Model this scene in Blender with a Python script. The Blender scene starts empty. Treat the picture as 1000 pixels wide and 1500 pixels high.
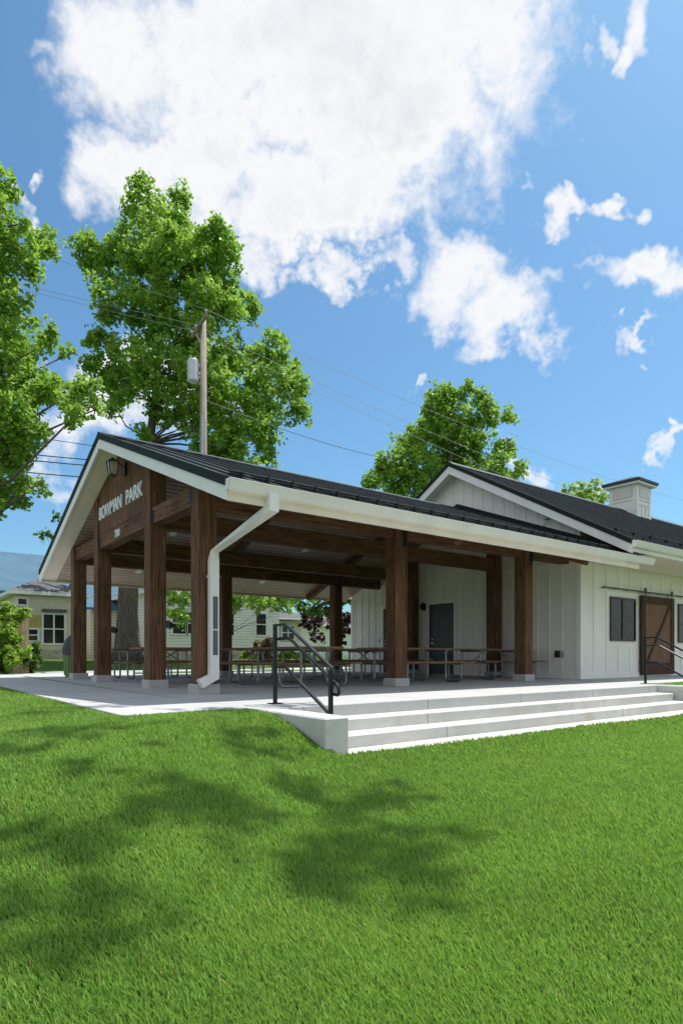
import bpy, bmesh, math, random
import numpy as np
from mathutils import Vector, Matrix
R = math.radians
random.seed(7); rng = np.random.default_rng(7)
S = bpy.context.scene
C = S.collection

# ------------------------------------------------------------------ camera, sky, sun
FPX, HY, TH = 901.7, 960.0, R(37.2)              # focal length and horizon in photo pixels, yaw
CAM = Vector((-3.97, -8.843, 0.596))
VD = Vector((math.sin(TH), math.cos(TH), 0)); VR = Vector((math.cos(TH), -math.sin(TH), 0))
cd = bpy.data.cameras.new('camera'); cam = bpy.data.objects.new('camera', cd); C.objects.link(cam)
cd.sensor_fit = 'VERTICAL'; cd.sensor_height = 36; cd.sensor_width = 24
cd.lens = FPX / 1500 * 36; cd.shift_y = (HY - 750) / 1500; cd.clip_end = 3000
cam.location = CAM; cam.rotation_euler = (R(90), 0, -TH); S.camera = cam
S.view_settings.view_transform = 'Standard'; S.view_settings.look = 'None'
S.view_settings.exposure = 0.84; S.view_settings.gamma = 1
SUN = Vector((1.12, -.2, 2.8)).normalized()
sd = bpy.data.lights.new('sun', 'SUN'); sd.energy = 3.3; sd.angle = R(.5); sd.color = (1, .965, .9)
so = bpy.data.objects.new('sun', sd); C.objects.link(so); so.rotation_euler = SUN.to_track_quat('Z', 'Y').to_euler()
so.location = (20, -10, 40)

def at(px, py, D):                                # a point at photo pixel (px,py), D metres ahead
    p = CAM + VD * D + VR * ((px - 500) / FPX * D); p.z = CAM.z + (HY - py) / FPX * D
    return p

class NT:
    def __init__(s, nt): s.nt = nt
    def n(s, t, **k):
        o = s.nt.nodes.new(t)
        for a, b in k.items():
            if a.startswith('_'): setattr(o, a[1:], b)
        return o
    def l(s, a, b): s.nt.links.new(a, b)
    def val(s, sock, v):
        if hasattr(v, 'is_output') or isinstance(v, bpy.types.NodeSocket): s.l(v, sock)
        else: sock.default_value = v
    def math(s, op, a, b=None, c=None, clamp=False):
        o = s.nt.nodes.new('ShaderNodeMath'); o.operation = op; o.use_clamp = clamp
        s.val(o.inputs[0], a)
        if b is not None: s.val(o.inputs[1], b)
        if c is not None: s.val(o.inputs[2], c)
        return o.outputs[0]
    def dot(s, a, v):
        o = s.nt.nodes.new('ShaderNodeVectorMath'); o.operation = 'DOT_PRODUCT'; s.l(a, o.inputs[0]); o.inputs[1].default_value = v
        return o.outputs['Value']
    def noise(s, vec, scale, detail=4, rough=.5, dist=0, lac=2):
        o = s.nt.nodes.new('ShaderNodeTexNoise'); s.l(vec, o.inputs['Vector'])
        o.inputs['Scale'].default_value = scale; o.inputs['Detail'].default_value = detail
        o.inputs['Roughness'].default_value = rough; o.inputs['Distortion'].default_value = dist
        return o.outputs['Fac']
    def mapr(s, v, a, b, c=0., d=1., smooth=False):
        o = s.nt.nodes.new('ShaderNodeMapRange'); s.val(o.inputs[0], v)
        for i, x in enumerate((a, b, c, d)): o.inputs[i + 1].default_value = x
        if smooth: o.interpolation_type = 'SMOOTHSTEP'
        return o.outputs[0]
    def mix(s, f, a, b, mode='MIX'):
        o = s.nt.nodes.new('ShaderNodeMix'); o.data_type = 'RGBA'; o.blend_type = mode
        s.val(o.inputs[0], f)
        for i, x in ((6, a), (7, b)):
            if isinstance(x, bpy.types.NodeSocket): s.l(x, o.inputs[i])
            else: o.inputs[i].default_value = (*x, 1) if len(x) == 3 else x
        return o.outputs[2]
    def scale(s, vec, v):
        o = s.nt.nodes.new('ShaderNodeMapping'); s.l(vec, o.inputs[0]); o.inputs['Scale'].default_value = v
        return o.outputs[0]

# sky: clear summer blue with fair weather clouds at fixed compass directions
W = bpy.data.worlds.new('World'); S.world = W; W.use_nodes = True
nt = W.node_tree; nt.nodes.clear(); N = NT(nt)
sky = nt.nodes.new('ShaderNodeTexSky'); sky.sky_type = 'NISHITA'; sky.sun_disc = False
sky.sun_elevation = math.asin(SUN.z); sky.sun_rotation = math.atan2(SUN.x, SUN.y)
sky.air_density = 1.0; sky.dust_density = 1.6; sky.ozone_density = 1.6
g = nt.nodes.new('ShaderNodeTexCoord').outputs['Generated']
d_ = N.dot(g, VD); l_ = N.dot(g, VR); z_ = N.dot(g, (0, 0, 1))
ds = N.math('MAXIMUM', d_, .05)
u = N.math('DIVIDE', l_, ds); v = N.math('DIVIDE', z_, ds)
w1 = N.math('MULTIPLY_ADD', N.noise(g, 5.5, 5, .6), .55, -.275); w2 = N.math('MULTIPLY_ADD', N.noise(N.scale(g, (1, 1, -1)), 6.1, 5, .6), .55, -.275)
uw = N.math('ADD', u, N.math('MULTIPLY', w1, .8)); vw = N.math('ADD', v, N.math('MULTIPLY', w2, .8))
BL = [(400,170,95,70,0,.9),(470,60,330,150,0,1.0),(560,180,200,150,-10,1.0),(270,210,130,90,15,.9),(450,290,150,62,-12,.85),(740,60,120,150,15,.8),(180,60,120,90,20,.72),
      (300,290,80,70,-20,.7),(730,160,70,70,10,.5),(690,390,88,62,0,.78),(800,430,40,36,-30,.6),(760,460,75,55,-40,.72),(650,390,55,40,0,.6),(735,500,45,38,0,.6),
      (850,316,34,24,0,.72),(885,302,30,18,20,.66),(930,418,54,36,-15,.68),(985,30,60,34,50,.66),(935,85,34,18,60,.6),(905,60,14,30,0,.45),(905,507,24,11,30,.45),(472,402,38,30,10,.6),(436,358,26,20,-30,.6),(395,375,40,40,30,.55),(545,385,30,26,0,.45),
      (380,360,50,34,10,.5),(978,640,20,12,20,.55),(140,640,110,52,0,.75),(865,700,26,30,30,.55),(790,705,40,22,0,.6),(30,560,60,30,0,.4),
      (250,560,120,60,0,.5),(782,280,18,13,0,.45),(640,340,30,26,0,.35),(60,66,34,18,0,.4),(69,273,10,12,0,.5),(625,548,22,8,0,.45),(40,325,16,30,20,.55)]
m = None
for (px, py, a, b, ang, k) in BL:
    du = N.math('SUBTRACT', uw, (px - 500) / FPX); dv = N.math('SUBTRACT', vw, (HY - py) / FPX)
    ca, sa = math.cos(R(ang)), math.sin(R(ang))
    e1 = N.math('ADD', N.math('MULTIPLY', du, ca * FPX / a), N.math('MULTIPLY', dv, sa * FPX / a))
    e2 = N.math('SUBTRACT', N.math('MULTIPLY', dv, ca * FPX / b), N.math('MULTIPLY', du, sa * FPX / b))
    q = N.math('ADD', N.math('MULTIPLY', e1, e1), N.math('MULTIPLY', e2, e2))
    f = N.math('MULTIPLY', N.math('SUBTRACT', 1.45, q), k * .75)
    f = N.math('MINIMUM', f, k)
    m = f if m is None else N.math('SMOOTH_MAX', m, f, .1)
m = N.math('MAXIMUM', m, -.6)
back = N.math('LESS_THAN', d_, .25)
m2 = N.math('SUBTRACT', N.mapr(N.noise(g, 2.3, 2), .3, .7, -.3, 1.1), .0)  # unseen cloud cover behind the camera, thickened to add fill light
mm = nt.nodes.new('ShaderNodeMix'); mm.data_type = 'FLOAT'; N.l(back, mm.inputs[0]); N.l(m, mm.inputs[2]); N.l(m2, mm.inputs[3]); m = mm.outputs[0]
det = N.noise(N.scale(g, (1, 1, 1.25)), 9, 9, .62, .35)
det2 = N.noise(g, 30, 9, .68, .4)
den = N.math('ADD', N.math('MULTIPLY', m, 1.75), N.math('ADD', N.math('MULTIPLY_ADD', det, 2.3, -1.22), N.math('MULTIPLY_ADD', det2, 1.5, -.75)))
alpha = N.mapr(den, -.2, 1.35, 0, 1, True)
core = N.mapr(den, .9, 2.3, 0, 1, True)
ctex = N.noise(N.scale(g, (1, 1, 1.6)), 7, 6, .55)
ccol = N.mix(core, (1.0, 1.0, 1.0), (.72, .745, .80))
ccol = N.mix(N.mapr(ctex, .35, .65, 0, .75), ccol, (.93, .94, .98))
skc = N.mix(1.0, sky.outputs[0], (.50, .81, .93), 'MULTIPLY')
hs = nt.nodes.new('ShaderNodeHueSaturation'); hs.inputs['Saturation'].default_value = .97; N.l(skc, hs.inputs['Color'])
b1 = nt.nodes.new('ShaderNodeBackground'); N.l(hs.outputs[0], b1.inputs[0]); b1.inputs[1].default_value = .1
b2 = nt.nodes.new('ShaderNodeBackground'); N.l(ccol, b2.inputs[0]); b2.inputs[1].default_value = .56
ms = nt.nodes.new('ShaderNodeMixShader'); N.l(alpha, ms.inputs[0]); N.l(b1.outputs[0], ms.inputs[1]); N.l(b2.outputs[0], ms.inputs[2])
wo = nt.nodes.new('ShaderNodeOutputWorld'); N.l(ms.outputs[0], wo.inputs[0])

# ------------------------------------------------------------------ materials
M = {}
def mat(name, fn):
    m = bpy.data.materials.new(name); m.use_nodes = True
    n = NT(m.node_tree); b = m.node_tree.nodes['Principled BSDF']
    fn(n, b); M[name] = m; return m
def oc(n): return n.nt.nodes.new('ShaderNodeTexCoord').outputs['Object']
def bump(n, b, h, strength=.3, dist=.01):
    o = n.nt.nodes.new('ShaderNodeBump'); n.l(h, o.inputs['Height']); o.inputs['Strength'].default_value = strength
    o.inputs['Distance'].default_value = dist; n.l(o.outputs[0], b.inputs['Normal'])
def plain(name, col, rough=.6, metal=0, var=.15, sc=6, spec=.5, bmp=0):
    def f(n, b):
        c = oc(n); q = n.noise(c, sc, 6, .6)
        n.l(n.mix(n.mapr(q, .3, .7), tuple(x * (1 - var) for x in col), tuple(min(1, x * (1 + var)) for x in col)), b.inputs['Base Color'])
        b.inputs['Roughness'].default_value = rough; b.inputs['Metallic'].default_value = metal
        b.inputs['Specular IOR Level'].default_value = spec
        if bmp: bump(n, b, n.noise(c, sc * 8, 4), bmp)
    return mat(name, f)
def wood(name, axis, dark, light, rough=.78):
    def f(n, b):
        c = oc(n); s = [14, 14, 14]; s[axis] = .7
        g1 = n.noise(n.scale(c, tuple(s)), 1.6, 7, .62, 1.4)
        s2 = [70, 70, 70]; s2[axis] = 2.5
        g2 = n.noise(n.scale(c, tuple(s2)), 1, 3, .6)
        k = n.noise(c, 1.7, 3)
        col = n.mix(n.mapr(g1, .36, .66), dark, light)
        col = n.mix(n.mapr(g2, .5, .75, 0, .6), col, tuple(x * 1.6 for x in light))
        col = n.mix(n.mapr(g2, .42, .3, 0, .6), col, tuple(x * .5 for x in dark))
        col = n.mix(n.mapr(k, .3, .75, .0, .45), col, tuple(x * .6 for x in dark))
        n.l(col, b.inputs['Base Color']); b.inputs['Roughness'].default_value = rough; b.inputs['Specular IOR Level'].default_value = .25
        bump(n, b, g2, .5, .004)
    return mat(name, f)
WD, WL = (.058, .027, .014), (.24, .122, .068)
wood('timber_x', 0, WD, WL); wood('timber_y', 1, WD, WL); wood('timber_z', 2, WD, WL)
wood('barn_wood', 2, (.15, .075, .045), (.25, .145, .095)); wood('barn_trim', 2, (.05, .022, .013), (.10, .05, .03))
wood('pole_wood', 2, (.2, .17, .14), (.38, .34, .29), .85)
def ceil(n, b):
    c = oc(n); sx = n.nt.nodes.new('ShaderNodeSeparateXYZ'); n.l(c, sx.inputs[0])
    t = n.math('FRACT', n.math('MULTIPLY', sx.outputs['Y'], 1 / .13))
    line = n.math('LESS_THAN', t, .2)
    pl = n.math('FLOOR', n.math('MULTIPLY', sx.outputs['Y'], 1 / .13))
    wn = n.nt.nodes.new('ShaderNodeTexWhiteNoise'); wn.noise_dimensions = '1D'; n.l(pl, wn.inputs['W'])
    g1 = n.noise(n.scale(c, (.8, 14, 14)), 1.5, 5, .6, .8)
    col = n.mix(n.mapr(g1, .35, .65), (.30, .19, .13), (.48, .35, .26))
    col = n.mix(n.math('MULTIPLY', wn.outputs[0], .35), col, (.46, .34, .25))
    col = n.mix(line, col, (.06, .036, .024))
    n.l(col, b.inputs['Base Color']); b.inputs['Roughness'].default_value = .42
    bump(n, b, n.math('SUBTRACT', 1., line), .6, .01)
mat('ceiling_boards', ceil)
def white(name, col, rough=.55):
    def f(n, b):
        c = oc(n); q = n.noise(n.scale(c, (2, 2, .5)), 1.3, 5, .6); q2 = n.noise(c, 40, 3)
        cc = n.mix(n.mapr(q, .35, .75), col, tuple(x * .9 for x in col))
        n.l(cc, b.inputs['Base Color']); b.inputs['Roughness'].default_value = rough
        bump(n, b, q2, .12, .003)
    return mat(name, f)
white('white_siding', (.86, .83, .775)); white('white_trim', (.88, .84, .80), .4); white('cream_soffit', (.88, .76, .65))
white('gutter_white', (.88, .83, .82), .35)
def metal_roof(n, b):
    c = oc(n); q = n.noise(c, 1.2, 5, .6)
    n.l(n.mix(n.mapr(q, .3, .7), (.022, .030, .033), (.04, .052, .057)), b.inputs['Base Color'])
    b.inputs['Roughness'].default_value = .55; b.inputs['Metallic'].default_value = .1
    bump(n, b, n.noise(n.scale(c, (1, .3, .3)), 3, 3), .08, .02)
mat('metal_roof', metal_roof)
plain('dark_trim', (.016, .022, .019), .7, 0, .1, spec=.2)
plain('black_steel', (.012, .013, .015), .38, .4, .2, 20)
plain('bracket_steel', (.02, .021, .024), .5, .5, .25, 15)
plain('galvanised', (.42, .44, .46), .38, .85, .2, 9)
plain('dark_pipe', (.26, .27, .28), .4, .8, .25, 9)
plain('table_plank', (.22, .115, .07), .7, 0, .25, 8, spec=.25)
plain('letter_white', (.82, .83, .84), .4, 0, .03)
plain('door_dark', (.028, .034, .038), .4, 0, .1, 2)
plain('window_frame', (.055, .035, .028), .5, 0, .15)
plain('white_paint', (.78, .78, .76), .5, 0, .06, 3)
plain('rect_grey', (.09, .11, .125), .5, 0, .2, 5)
plain('bin_green', (.12, .24, .07), .5, 0, .2)
plain('bag_black', (.015, .015, .018), .35, 0, .3, 9)
plain('shingle', (.10, .105, .115), .9, 0, .35, 5, bmp=.5)
plain('blue_metal_roof', (.08, .15, .215), .8, .0, .15, .6, spec=.15)
plain('tan_wall', (.68, .62, .48), .8, 0, .12, 2); plain('yellow_panel', (.45, .38, .12), .8, 0, .12, 2)
plain('foundation', (.42, .37, .31), .9, 0, .4, 6, bmp=.6)
plain('tan_fence', (.42, .31, .19), .8, 0, .25, 5)
plain('insulator', (.35, .3, .27), .3); plain('cable', (.28, .30, .32), .8, 0); plain('cable_dark', (.05, .06, .06), .5)
plain('transformer_grey', (.55, .58, .62), .45, .2, .08)
def lens(n, b):
    b.inputs['Base Color'].default_value = (.8, .8, .75, 1); b.inputs['Roughness'].default_value = .3
mat('lamp_lens', lens)
def glass(n, b):
    c = oc(n); q = n.noise(n.scale(c, (1, 1, .35)), 2.2, 4)
    n.l(n.mix(n.mapr(q, .4, .65), (.018, .017, .015), (.045, .042, .038)), b.inputs['Base Color'])
    b.inputs['Roughness'].default_value = .06; b.inputs['Specular IOR Level'].default_value = .22
mat('window_glass', glass)
def lglass(n, b):
    b.inputs['Base Color'].default_value = (.8, .75, .65, 1); b.inputs['Roughness'].default_value = .15
    b.inputs['Transmission Weight'].default_value = .7
mat('lantern_glass', lglass)
def clap(n, b):
    c = oc(n); sx = n.nt.nodes.new('ShaderNodeSeparateXYZ'); n.l(c, sx.inputs[0])
    t = n.math('FRACT', n.math('MULTIPLY', sx.outputs['Z'], 1 / .17))
    q = n.noise(c, 2, 4)
    col = n.mix(n.mapr(q, .3, .7), (.80, .79, .76), (.9, .89, .86))
    n.l(n.mix(n.math('LESS_THAN', t, .14), col, (.4, .4, .39)), b.inputs['Base Color']); bump(n, b, t, .8, .02)
    b.inputs['Roughness'].default_value = .6
mat('clapboard', clap)
def conc(name, a, bb, stain=True, joints=None):
    def f(n, b):
        c = oc(n); q = n.noise(c, .8, 8, .65); q2 = n.noise(c, 30, 4, .7)
        col = n.mix(n.mapr(q, .35, .65), a, bb)
        col = n.mix(n.mapr(q2, .3, .7, 0, .22), col, tuple(x * .72 for x in a))
        if stain:
            s = n.noise(n.scale(c, (1.1, 1.1, .35)), 1.5, 6, .65)
            col = n.mix(n.mapr(s, .54, .72, 0, .6), col, (.40, .34, .25))
            s3 = n.noise(n.scale(c, (1, 1, 3)), 5, 8, .75)
            col = n.mix(n.mapr(s3, .5, .7, 0, .35), col, (.34, .33, .30))
        if joints:
            sx = n.nt.nodes.new('ShaderNodeSeparateXYZ'); n.l(c, sx.inputs[0])
            for ax, per, off in joints:
                t = n.math('FRACT', n.math('ADD', n.math('MULTIPLY', sx.outputs[ax], 1 / per), off))
                col = n.mix(n.math('LESS_THAN', t, .011 / per), col, (.16, .155, .15))
        n.l(col, b.inputs['Base Color']); b.inputs['Roughness'].default_value = .85
        bump(n, b, n.noise(c, 60, 5, .7), .25, .006)
    return mat(name, f)
conc('slab_concrete', (.40, .41, .41), (.49, .49, .48), False, [('X', 2.03, .0), ('Y', 2.6, .1)])
conc('step_concrete', (.47, .46, .43), (.60, .59, .56), True, [('X', 4.2, .55)])
conc('footing_concrete', (.42, .42, .41), (.52, .52, .5), True)
conc('cheek_concrete', (.50, .50, .49), (.6, .6, .58), True)
def soil(n, b):
    c = oc(n); q = n.noise(c, .35, 4); q2 = n.noise(c, 9, 8, .7)
    col = n.mix(n.mapr(q2, .3, .7), (.045, .08, .015), (.10, .17, .03))
    n.l(n.mix(n.mapr(q, .4, .7, 0, .35), col, (.14, .22, .05)), b.inputs['Base Color']); b.inputs['Roughness'].default_value = .95
    b.inputs['Specular IOR Level'].default_value = .1; bump(n, b, n.noise(c, 25, 6, .7), 1, .05)
mat('lawn_ground', soil)
def leafy(name, dark, light, trans=.42):
    def f(n, b):
        gi = n.nt.nodes.new('ShaderNodeNewGeometry'); r = gi.outputs['Random Per Island']
        c = oc(n); q = n.noise(c, .5, 3)
        col = n.mix(r, dark, light)
        col = n.mix(n.mapr(q, .35, .7, 0, .5), col, light)
        if name == 'grass_blade':
            col = n.mix(n.mapr(n.noise(c, 1.1, 4, .6), .45, .7, 0, .3), col, (.06, .16, .015))
            col = n.mix(n.mapr(n.noise(c, .8, 5, .65, .6), .55, .75, 0, .35), col, (.34, .46, .09))
            col = n.mix(n.math('GREATER_THAN', r, .985), col, (.42, .38, .16))
        n.l(col, b.inputs['Base Color']); b.inputs['Roughness'].default_value = .5; b.inputs['Specular IOR Level'].default_value = .35
        tr = n.nt.nodes.new('ShaderNodeBsdfTranslucent'); n.l(n.mix(.5, col, tuple(min(1, x * 1.7) for x in light)), tr.inputs[0])
        mx = n.nt.nodes.new('ShaderNodeMixShader'); mx.inputs[0].default_value = trans
        n.l(b.outputs[0], mx.inputs[1]); n.l(tr.outputs[0], mx.inputs[2])
        n.l(mx.outputs[0], n.nt.nodes['Material Output'].inputs[0])
    return mat(name, f)
leafy('leaf_maple', (.085, .19, .022), (.29, .46, .065)); leafy('leaf_bright', (.12, .22, .028), (.33, .48, .07))
leafy('leaf_dark', (.05, .10, .018), (.13, .22, .04)); leafy('leaf_purple', (.03, .012, .014), (.08, .03, .03), .2)
leafy('leaf_brown', (.14, .09, .06), (.3, .2, .13), .2); leafy('grass_blade', (.095, .215, .024), (.27, .44, .075), .4)
def bark(n, b):
    c = oc(n); q = n.noise(n.scale(c, (6, 6, 1)), 3, 8, .7, .5)
    n.l(n.mix(n.mapr(q, .35, .65), (.05, .04, .032), (.2, .165, .13)), b.inputs['Base Color']); b.inputs['Roughness'].default_value = .95
    bump(n, b, q, 1, .06)
mat('bark', bark)

# ------------------------------------------------------------------ builders
def wloc(o):
    v = Vector((0, 0, 0))
    while o is not None: v += o.location; o = o.parent
    return v
def tag(o, label=None, cat=None, group=None, kind=None):
    if label: o['label'] = label
    if cat: o['category'] = cat
    if group: o['group'] = group
    if kind: o['kind'] = kind
    return o
def thing(name, loc, label, cat, group=None, rz=0):
    o = bpy.data.objects.new(name, None); C.objects.link(o); o.location = loc; o.rotation_euler = (0, 0, rz)
    o.empty_display_size = .2
    return tag(o, label, cat, group)
def copy_tree(o, parent=None):
    c = o.copy(); C.objects.link(c)
    if parent is not None: c.parent = parent
    for ch in list(o.children): copy_tree(ch, c)
    return c
class MB:
    def __init__(s): s.v = []; s.f = []
    def add(s, vs, fs):
        k = len(s.v); s.v += [tuple(p) for p in vs]; s.f += [tuple(i + k for i in q) for q in fs]; return s
    def box(s, x0, x1, y0, y1, z0, z1):
        return s.add([(x0,y0,z0),(x1,y0,z0),(x1,y1,z0),(x0,y1,z0),(x0,y0,z1),(x1,y0,z1),(x1,y1,z1),(x0,y1,z1)],
                     [(0,3,2,1),(4,5,6,7),(0,1,5,4),(1,2,6,5),(2,3,7,6),(3,0,4,7)])
    def prism(s, poly, ext):
        n = len(poly); e = Vector(ext); P = [Vector(p) for p in poly]
        return s.add(P + [p + e for p in P], [tuple(range(n))[::-1], tuple(range(n, 2 * n))] + [(i, (i + 1) % n, (i + 1) % n + n, i + n) for i in range(n)])
    def bar(s, a, b, w, h, up=(0, 0, 1)):            # rectangular bar from a to b
        a, b = Vector(a), Vector(b); t = (b - a).normalized(); sd = t.cross(Vector(up)).normalized(); u = sd.cross(t)
        q = [sd * w / 2 + u * h / 2, -sd * w / 2 + u * h / 2, -sd * w / 2 - u * h / 2, sd * w / 2 - u * h / 2]
        return s.add([a + k for k in q] + [b + k for k in q], [(3,2,1,0),(4,5,6,7)] + [(i,(i+1)%4,(i+1)%4+4,i+4) for i in range(4)])
    def tube(s, path, r, n=8, closed=False):
        P = [Vector(p) for p in path]; rs = r if isinstance(r, (list, tuple)) else [r] * len(P); k0 = len(s.v)
        prev = None
        for i, p in enumerate(P):
            t = (P[min(i + 1, len(P) - 1)] - P[max(i - 1, 0)]).normalized()
            if prev is None: prev = t.orthogonal().normalized()
            sd = (prev - t * prev.dot(t)).normalized(); prev = sd; up = t.cross(sd)
            for j in range(n):
                a = 2 * math.pi * j / n; s.v.append(tuple(p + (sd * math.cos(a) + up * math.sin(a)) * rs[i]))
        for i in range(len(P) - 1):
            for j in range(n): s.f.append((k0 + i*n + j, k0 + i*n + (j+1)%n, k0 + (i+1)*n + (j+1)%n, k0 + (i+1)*n + j))
        s.f.append(tuple(k0 + j for j in range(n))[::-1]); s.f.append(tuple(k0 + (len(P)-1)*n + j for j in range(n)))
        return s
    def build(s, name, m, parent=None, bevel=0, smooth=False, local=False):
        me = bpy.data.meshes.new(name); o = Vector((0, 0, 0)) if (parent is None or local) else wloc(parent)
        me.from_pydata([tuple(Vector(p) - o) for p in s.v], [], s.f)
        bm = bmesh.new(); bm.from_mesh(me)
        bmesh.ops.recalc_face_normals(bm, faces=bm.faces)
        if bevel: bmesh.ops.bevel(bm, geom=bm.edges[:], offset=bevel, segments=1, affect='EDGES', clamp_overlap=True)
        bm.to_mesh(me); bm.free()
        if smooth: me.shade_smooth()
        me.materials.append(M[m]); ob = bpy.data.objects.new(name, me); C.objects.link(ob)
        if parent is not None: ob.parent = parent
        return ob
def rounded(path, r=.06, n=4):                      # fillet the corners of a polyline
    P = [Vector(p) for p in path]; out = [P[0]]
    for i in range(1, len(P) - 1):
        a = (P[i-1] - P[i]); b = (P[i+1] - P[i]); k = min(r, a.length * .45, b.length * .45)
        A = P[i] + a.normalized() * k; B = P[i] + b.normalized() * k
        for j in range(n + 1):
            t = j / n; out.append(A * (1-t)**2 + P[i] * 2*t*(1-t) + B * t*t)
    return out + [P[-1]]
def raw(name, verts, faces, m, parent=None):
    me = bpy.data.meshes.new(name); o = Vector((0, 0, 0)) if parent is None else wloc(parent)
    verts = np.asarray(verts, np.float32) - np.array(o, np.float32); faces = np.asarray(faces, np.int32)
    me.vertices.add(len(verts)); me.vertices.foreach_set('co', verts.ravel())
    k = faces.shape[1]; me.loops.add(faces.size); me.loops.foreach_set('vertex_index', faces.ravel())
    me.polygons.add(len(faces)); me.polygons.foreach_set('loop_start', np.arange(0, faces.size, k, dtype=np.int32))
    me.update(calc_edges=True); me.materials.append(M[m])
    ob = bpy.data.objects.new(name, me); C.objects.link(ob)
    if parent is not None: ob.parent = parent
    return ob

# ------------------------------------------------------------------ ground
def ss(a, b, x): t = np.clip((x - a) / (b - a), 0, 1); return t * t * (3 - 2 * t)
def gz(x, y):
    x = np.asarray(x, float); y = np.asarray(y, float)
    d = np.hypot(np.maximum(-2.1 - x, 0), np.maximum(-2.75 - y, 0))
    wdt = 1.75 + 2.4 * ss(.7, 3.0, -x)
    z = -.035 - .43 * ss(0, 1, (d - .35) / wdt) - .035 * np.clip(d - 2, 0, 12)
    z = z + .42 * ss(16.5, 27, y) + .0 * x
    z = z + .012 * np.sin(x * 1.3 + y * .7) * ss(.3, 2, d) + .01 * np.sin(x * .6 - y * 1.9) * ss(.3, 2, d)
    pad = (x > -.35) & (x < 8.9) & (y > -4.15) & (y < 0)
    return np.where(pad, -.62, z)
xs = np.unique(np.concatenate([np.linspace(-14, 26, 161), np.linspace(-400, -14, 14), np.linspace(26, 500, 16)]))
ys = np.unique(np.concatenate([np.linspace(-16, 34, 201), np.linspace(-150, -16, 8), np.linspace(34, 600, 16)]))
X, Y = np.meshgrid(xs, ys); Z = gz(X, Y)
hard = ((X > -1.95) & (X < 27) & (Y > -2.3) & (Y < 10.6))
Z = np.where(hard, -.3, Z)
nx, ny = len(xs), len(ys); idx = np.arange(nx * ny).reshape(ny, nx)
F = np.stack([idx[:-1, :-1], idx[:-1, 1:], idx[1:, 1:], idx[1:, :-1]], -1).reshape(-1, 4)
gr = raw('ground', np.stack([X, Y, Z], -1).reshape(-1, 3), F, 'lawn_ground'); tag(gr, kind='structure'); gr.data.shade_smooth()

# patio slab, walks, steps
SY = -2.88; SZ = -.14; ST = .33
sl = MB()
sl.prism([(-2.0,-2.66,-.2),(-.6,-2.6,-.2),(-.6,10.7,-.2),(-.55,10.7,-.2),(-2.05,10.2,-.2)], (0, 0, .2))
sl.prism([(-.6,-2.88,-.2),(8.45,-2.88,-.2),(8.45,10.7,-.2),(-.6,10.7,-.2)], (0, 0, .2))
sl.prism([(8.45,-2.4,-.2),(27,-2.4,-.2),(27,10.7,-.2),(8.45,10.7,-.2)], (0, 0, .2))
tag(sl.build('patio', 'slab_concrete', bevel=.006), kind='structure')
wk = MB(); A = [(-2.05,6.2),(-2.05,10.2),(-.55,10.7),(2.5,10.7),(3.5,13.2),(60,13.2),(60,16.6),(1.6,16.2),(-1.2,12.6),(-5,9.4),(-14,6.4),(-14,4.6),(-5,6.6)]
wk.prism([(x, y, -.12) for x, y in A], (0, 0, .108)); tag(wk.build('sidewalk', 'slab_concrete'), kind='structure')

steps = thing('concrete_steps', (4, -3.4, -.45), 'wide run of three pale concrete steps with a landing pad in front of the patio', 'steps')
for k in (1, 2):
    MB().box(-.29, 8.45, SY - ST * k, SY - (0 if k == 1 else ST * (k - 1)) - .003 * 0, -.62, SZ * k).build('step', 'step_concrete', steps, bevel=.012)
MB().box(-.29, 8.45, -4.26, SY - 2 * ST - .002, -.62, SZ * 3).build('landing_pad', 'step_concrete', steps, bevel=.012)
MB().box(-.59, -.29, -4.12, -2.882, -.75, .002).build('cheek_wall', 'cheek_concrete', steps, bevel=.015)
ck = MB().box(8.45, 8.8, -5.6, -2.402, -.75, .004).build('cheek_wall', 'cheek_concrete', steps, bevel=.015)

# ------------------------------------------------------------------ pavilion
YA, YB, YC, XE, XF, PW = 7.41, 5.37, 2.1, 4.06, 8.1, .305
RY, RSL = 3.86, .387
EY0, EY1, GX = -1.67, 9.39, -.38
def rz_(y, off=0): return 5.0 - abs(y - RY) * RSL + off
pav = thing('park_pavilion', (4, 3.86, 0), 'open timber pavilion with dark metal gable roof and thick brown posts on a slab', 'pavilion')
def post(x, y, top, name='post', plate=None, foot=True):
    p = MB().box(x, x + PW, y, y + PW, .13 if foot else 0, top).build(name, 'timber_z', pav, bevel=.008)
    if foot: MB().box(x - .035, x + PW + .035, y - .035, y + PW + .035, -.01, .15).build('footing', 'footing_concrete', p, bevel=.012)
    return p
def plate(p, a, b, c, d, e, f, bolts):
    q = MB().box(a, b, c, d, e, f)
    for (x, y, z, ax) in bolts:
        dv = Vector((-.012, 0, 0)) if ax == 'x' else Vector((0, -.012, 0)); q.tube([(x, y, z), Vector((x, y, z)) + dv], .014, 6)
    return q.build('bracket', 'bracket_steel', p)
BB, BT = 2.97, 3.27
posts = {}
for nm, y in (('D', 0), ('C', YC), ('B', YB), ('A', YA)):
    top = rz_(y + (0 if y < RY else PW), -.24)
    posts[nm] = post(0, y, top)
for x in (XE, XF):
    p = post(x, 0, rz_(0, -.24)); posts[x] = p
    plate(p, x + .19, x + .285, -.012, 0, 2.72, 3.04, [(x + .24, -.012, z, 'y') for z in (2.79, 2.88, 2.97)])
    post(x, YA, rz_(YA + PW, -.24))
for y in (YC, YB): post(9.62, y, rz_(y + (0 if y < RY else PW), -.24))
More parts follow.
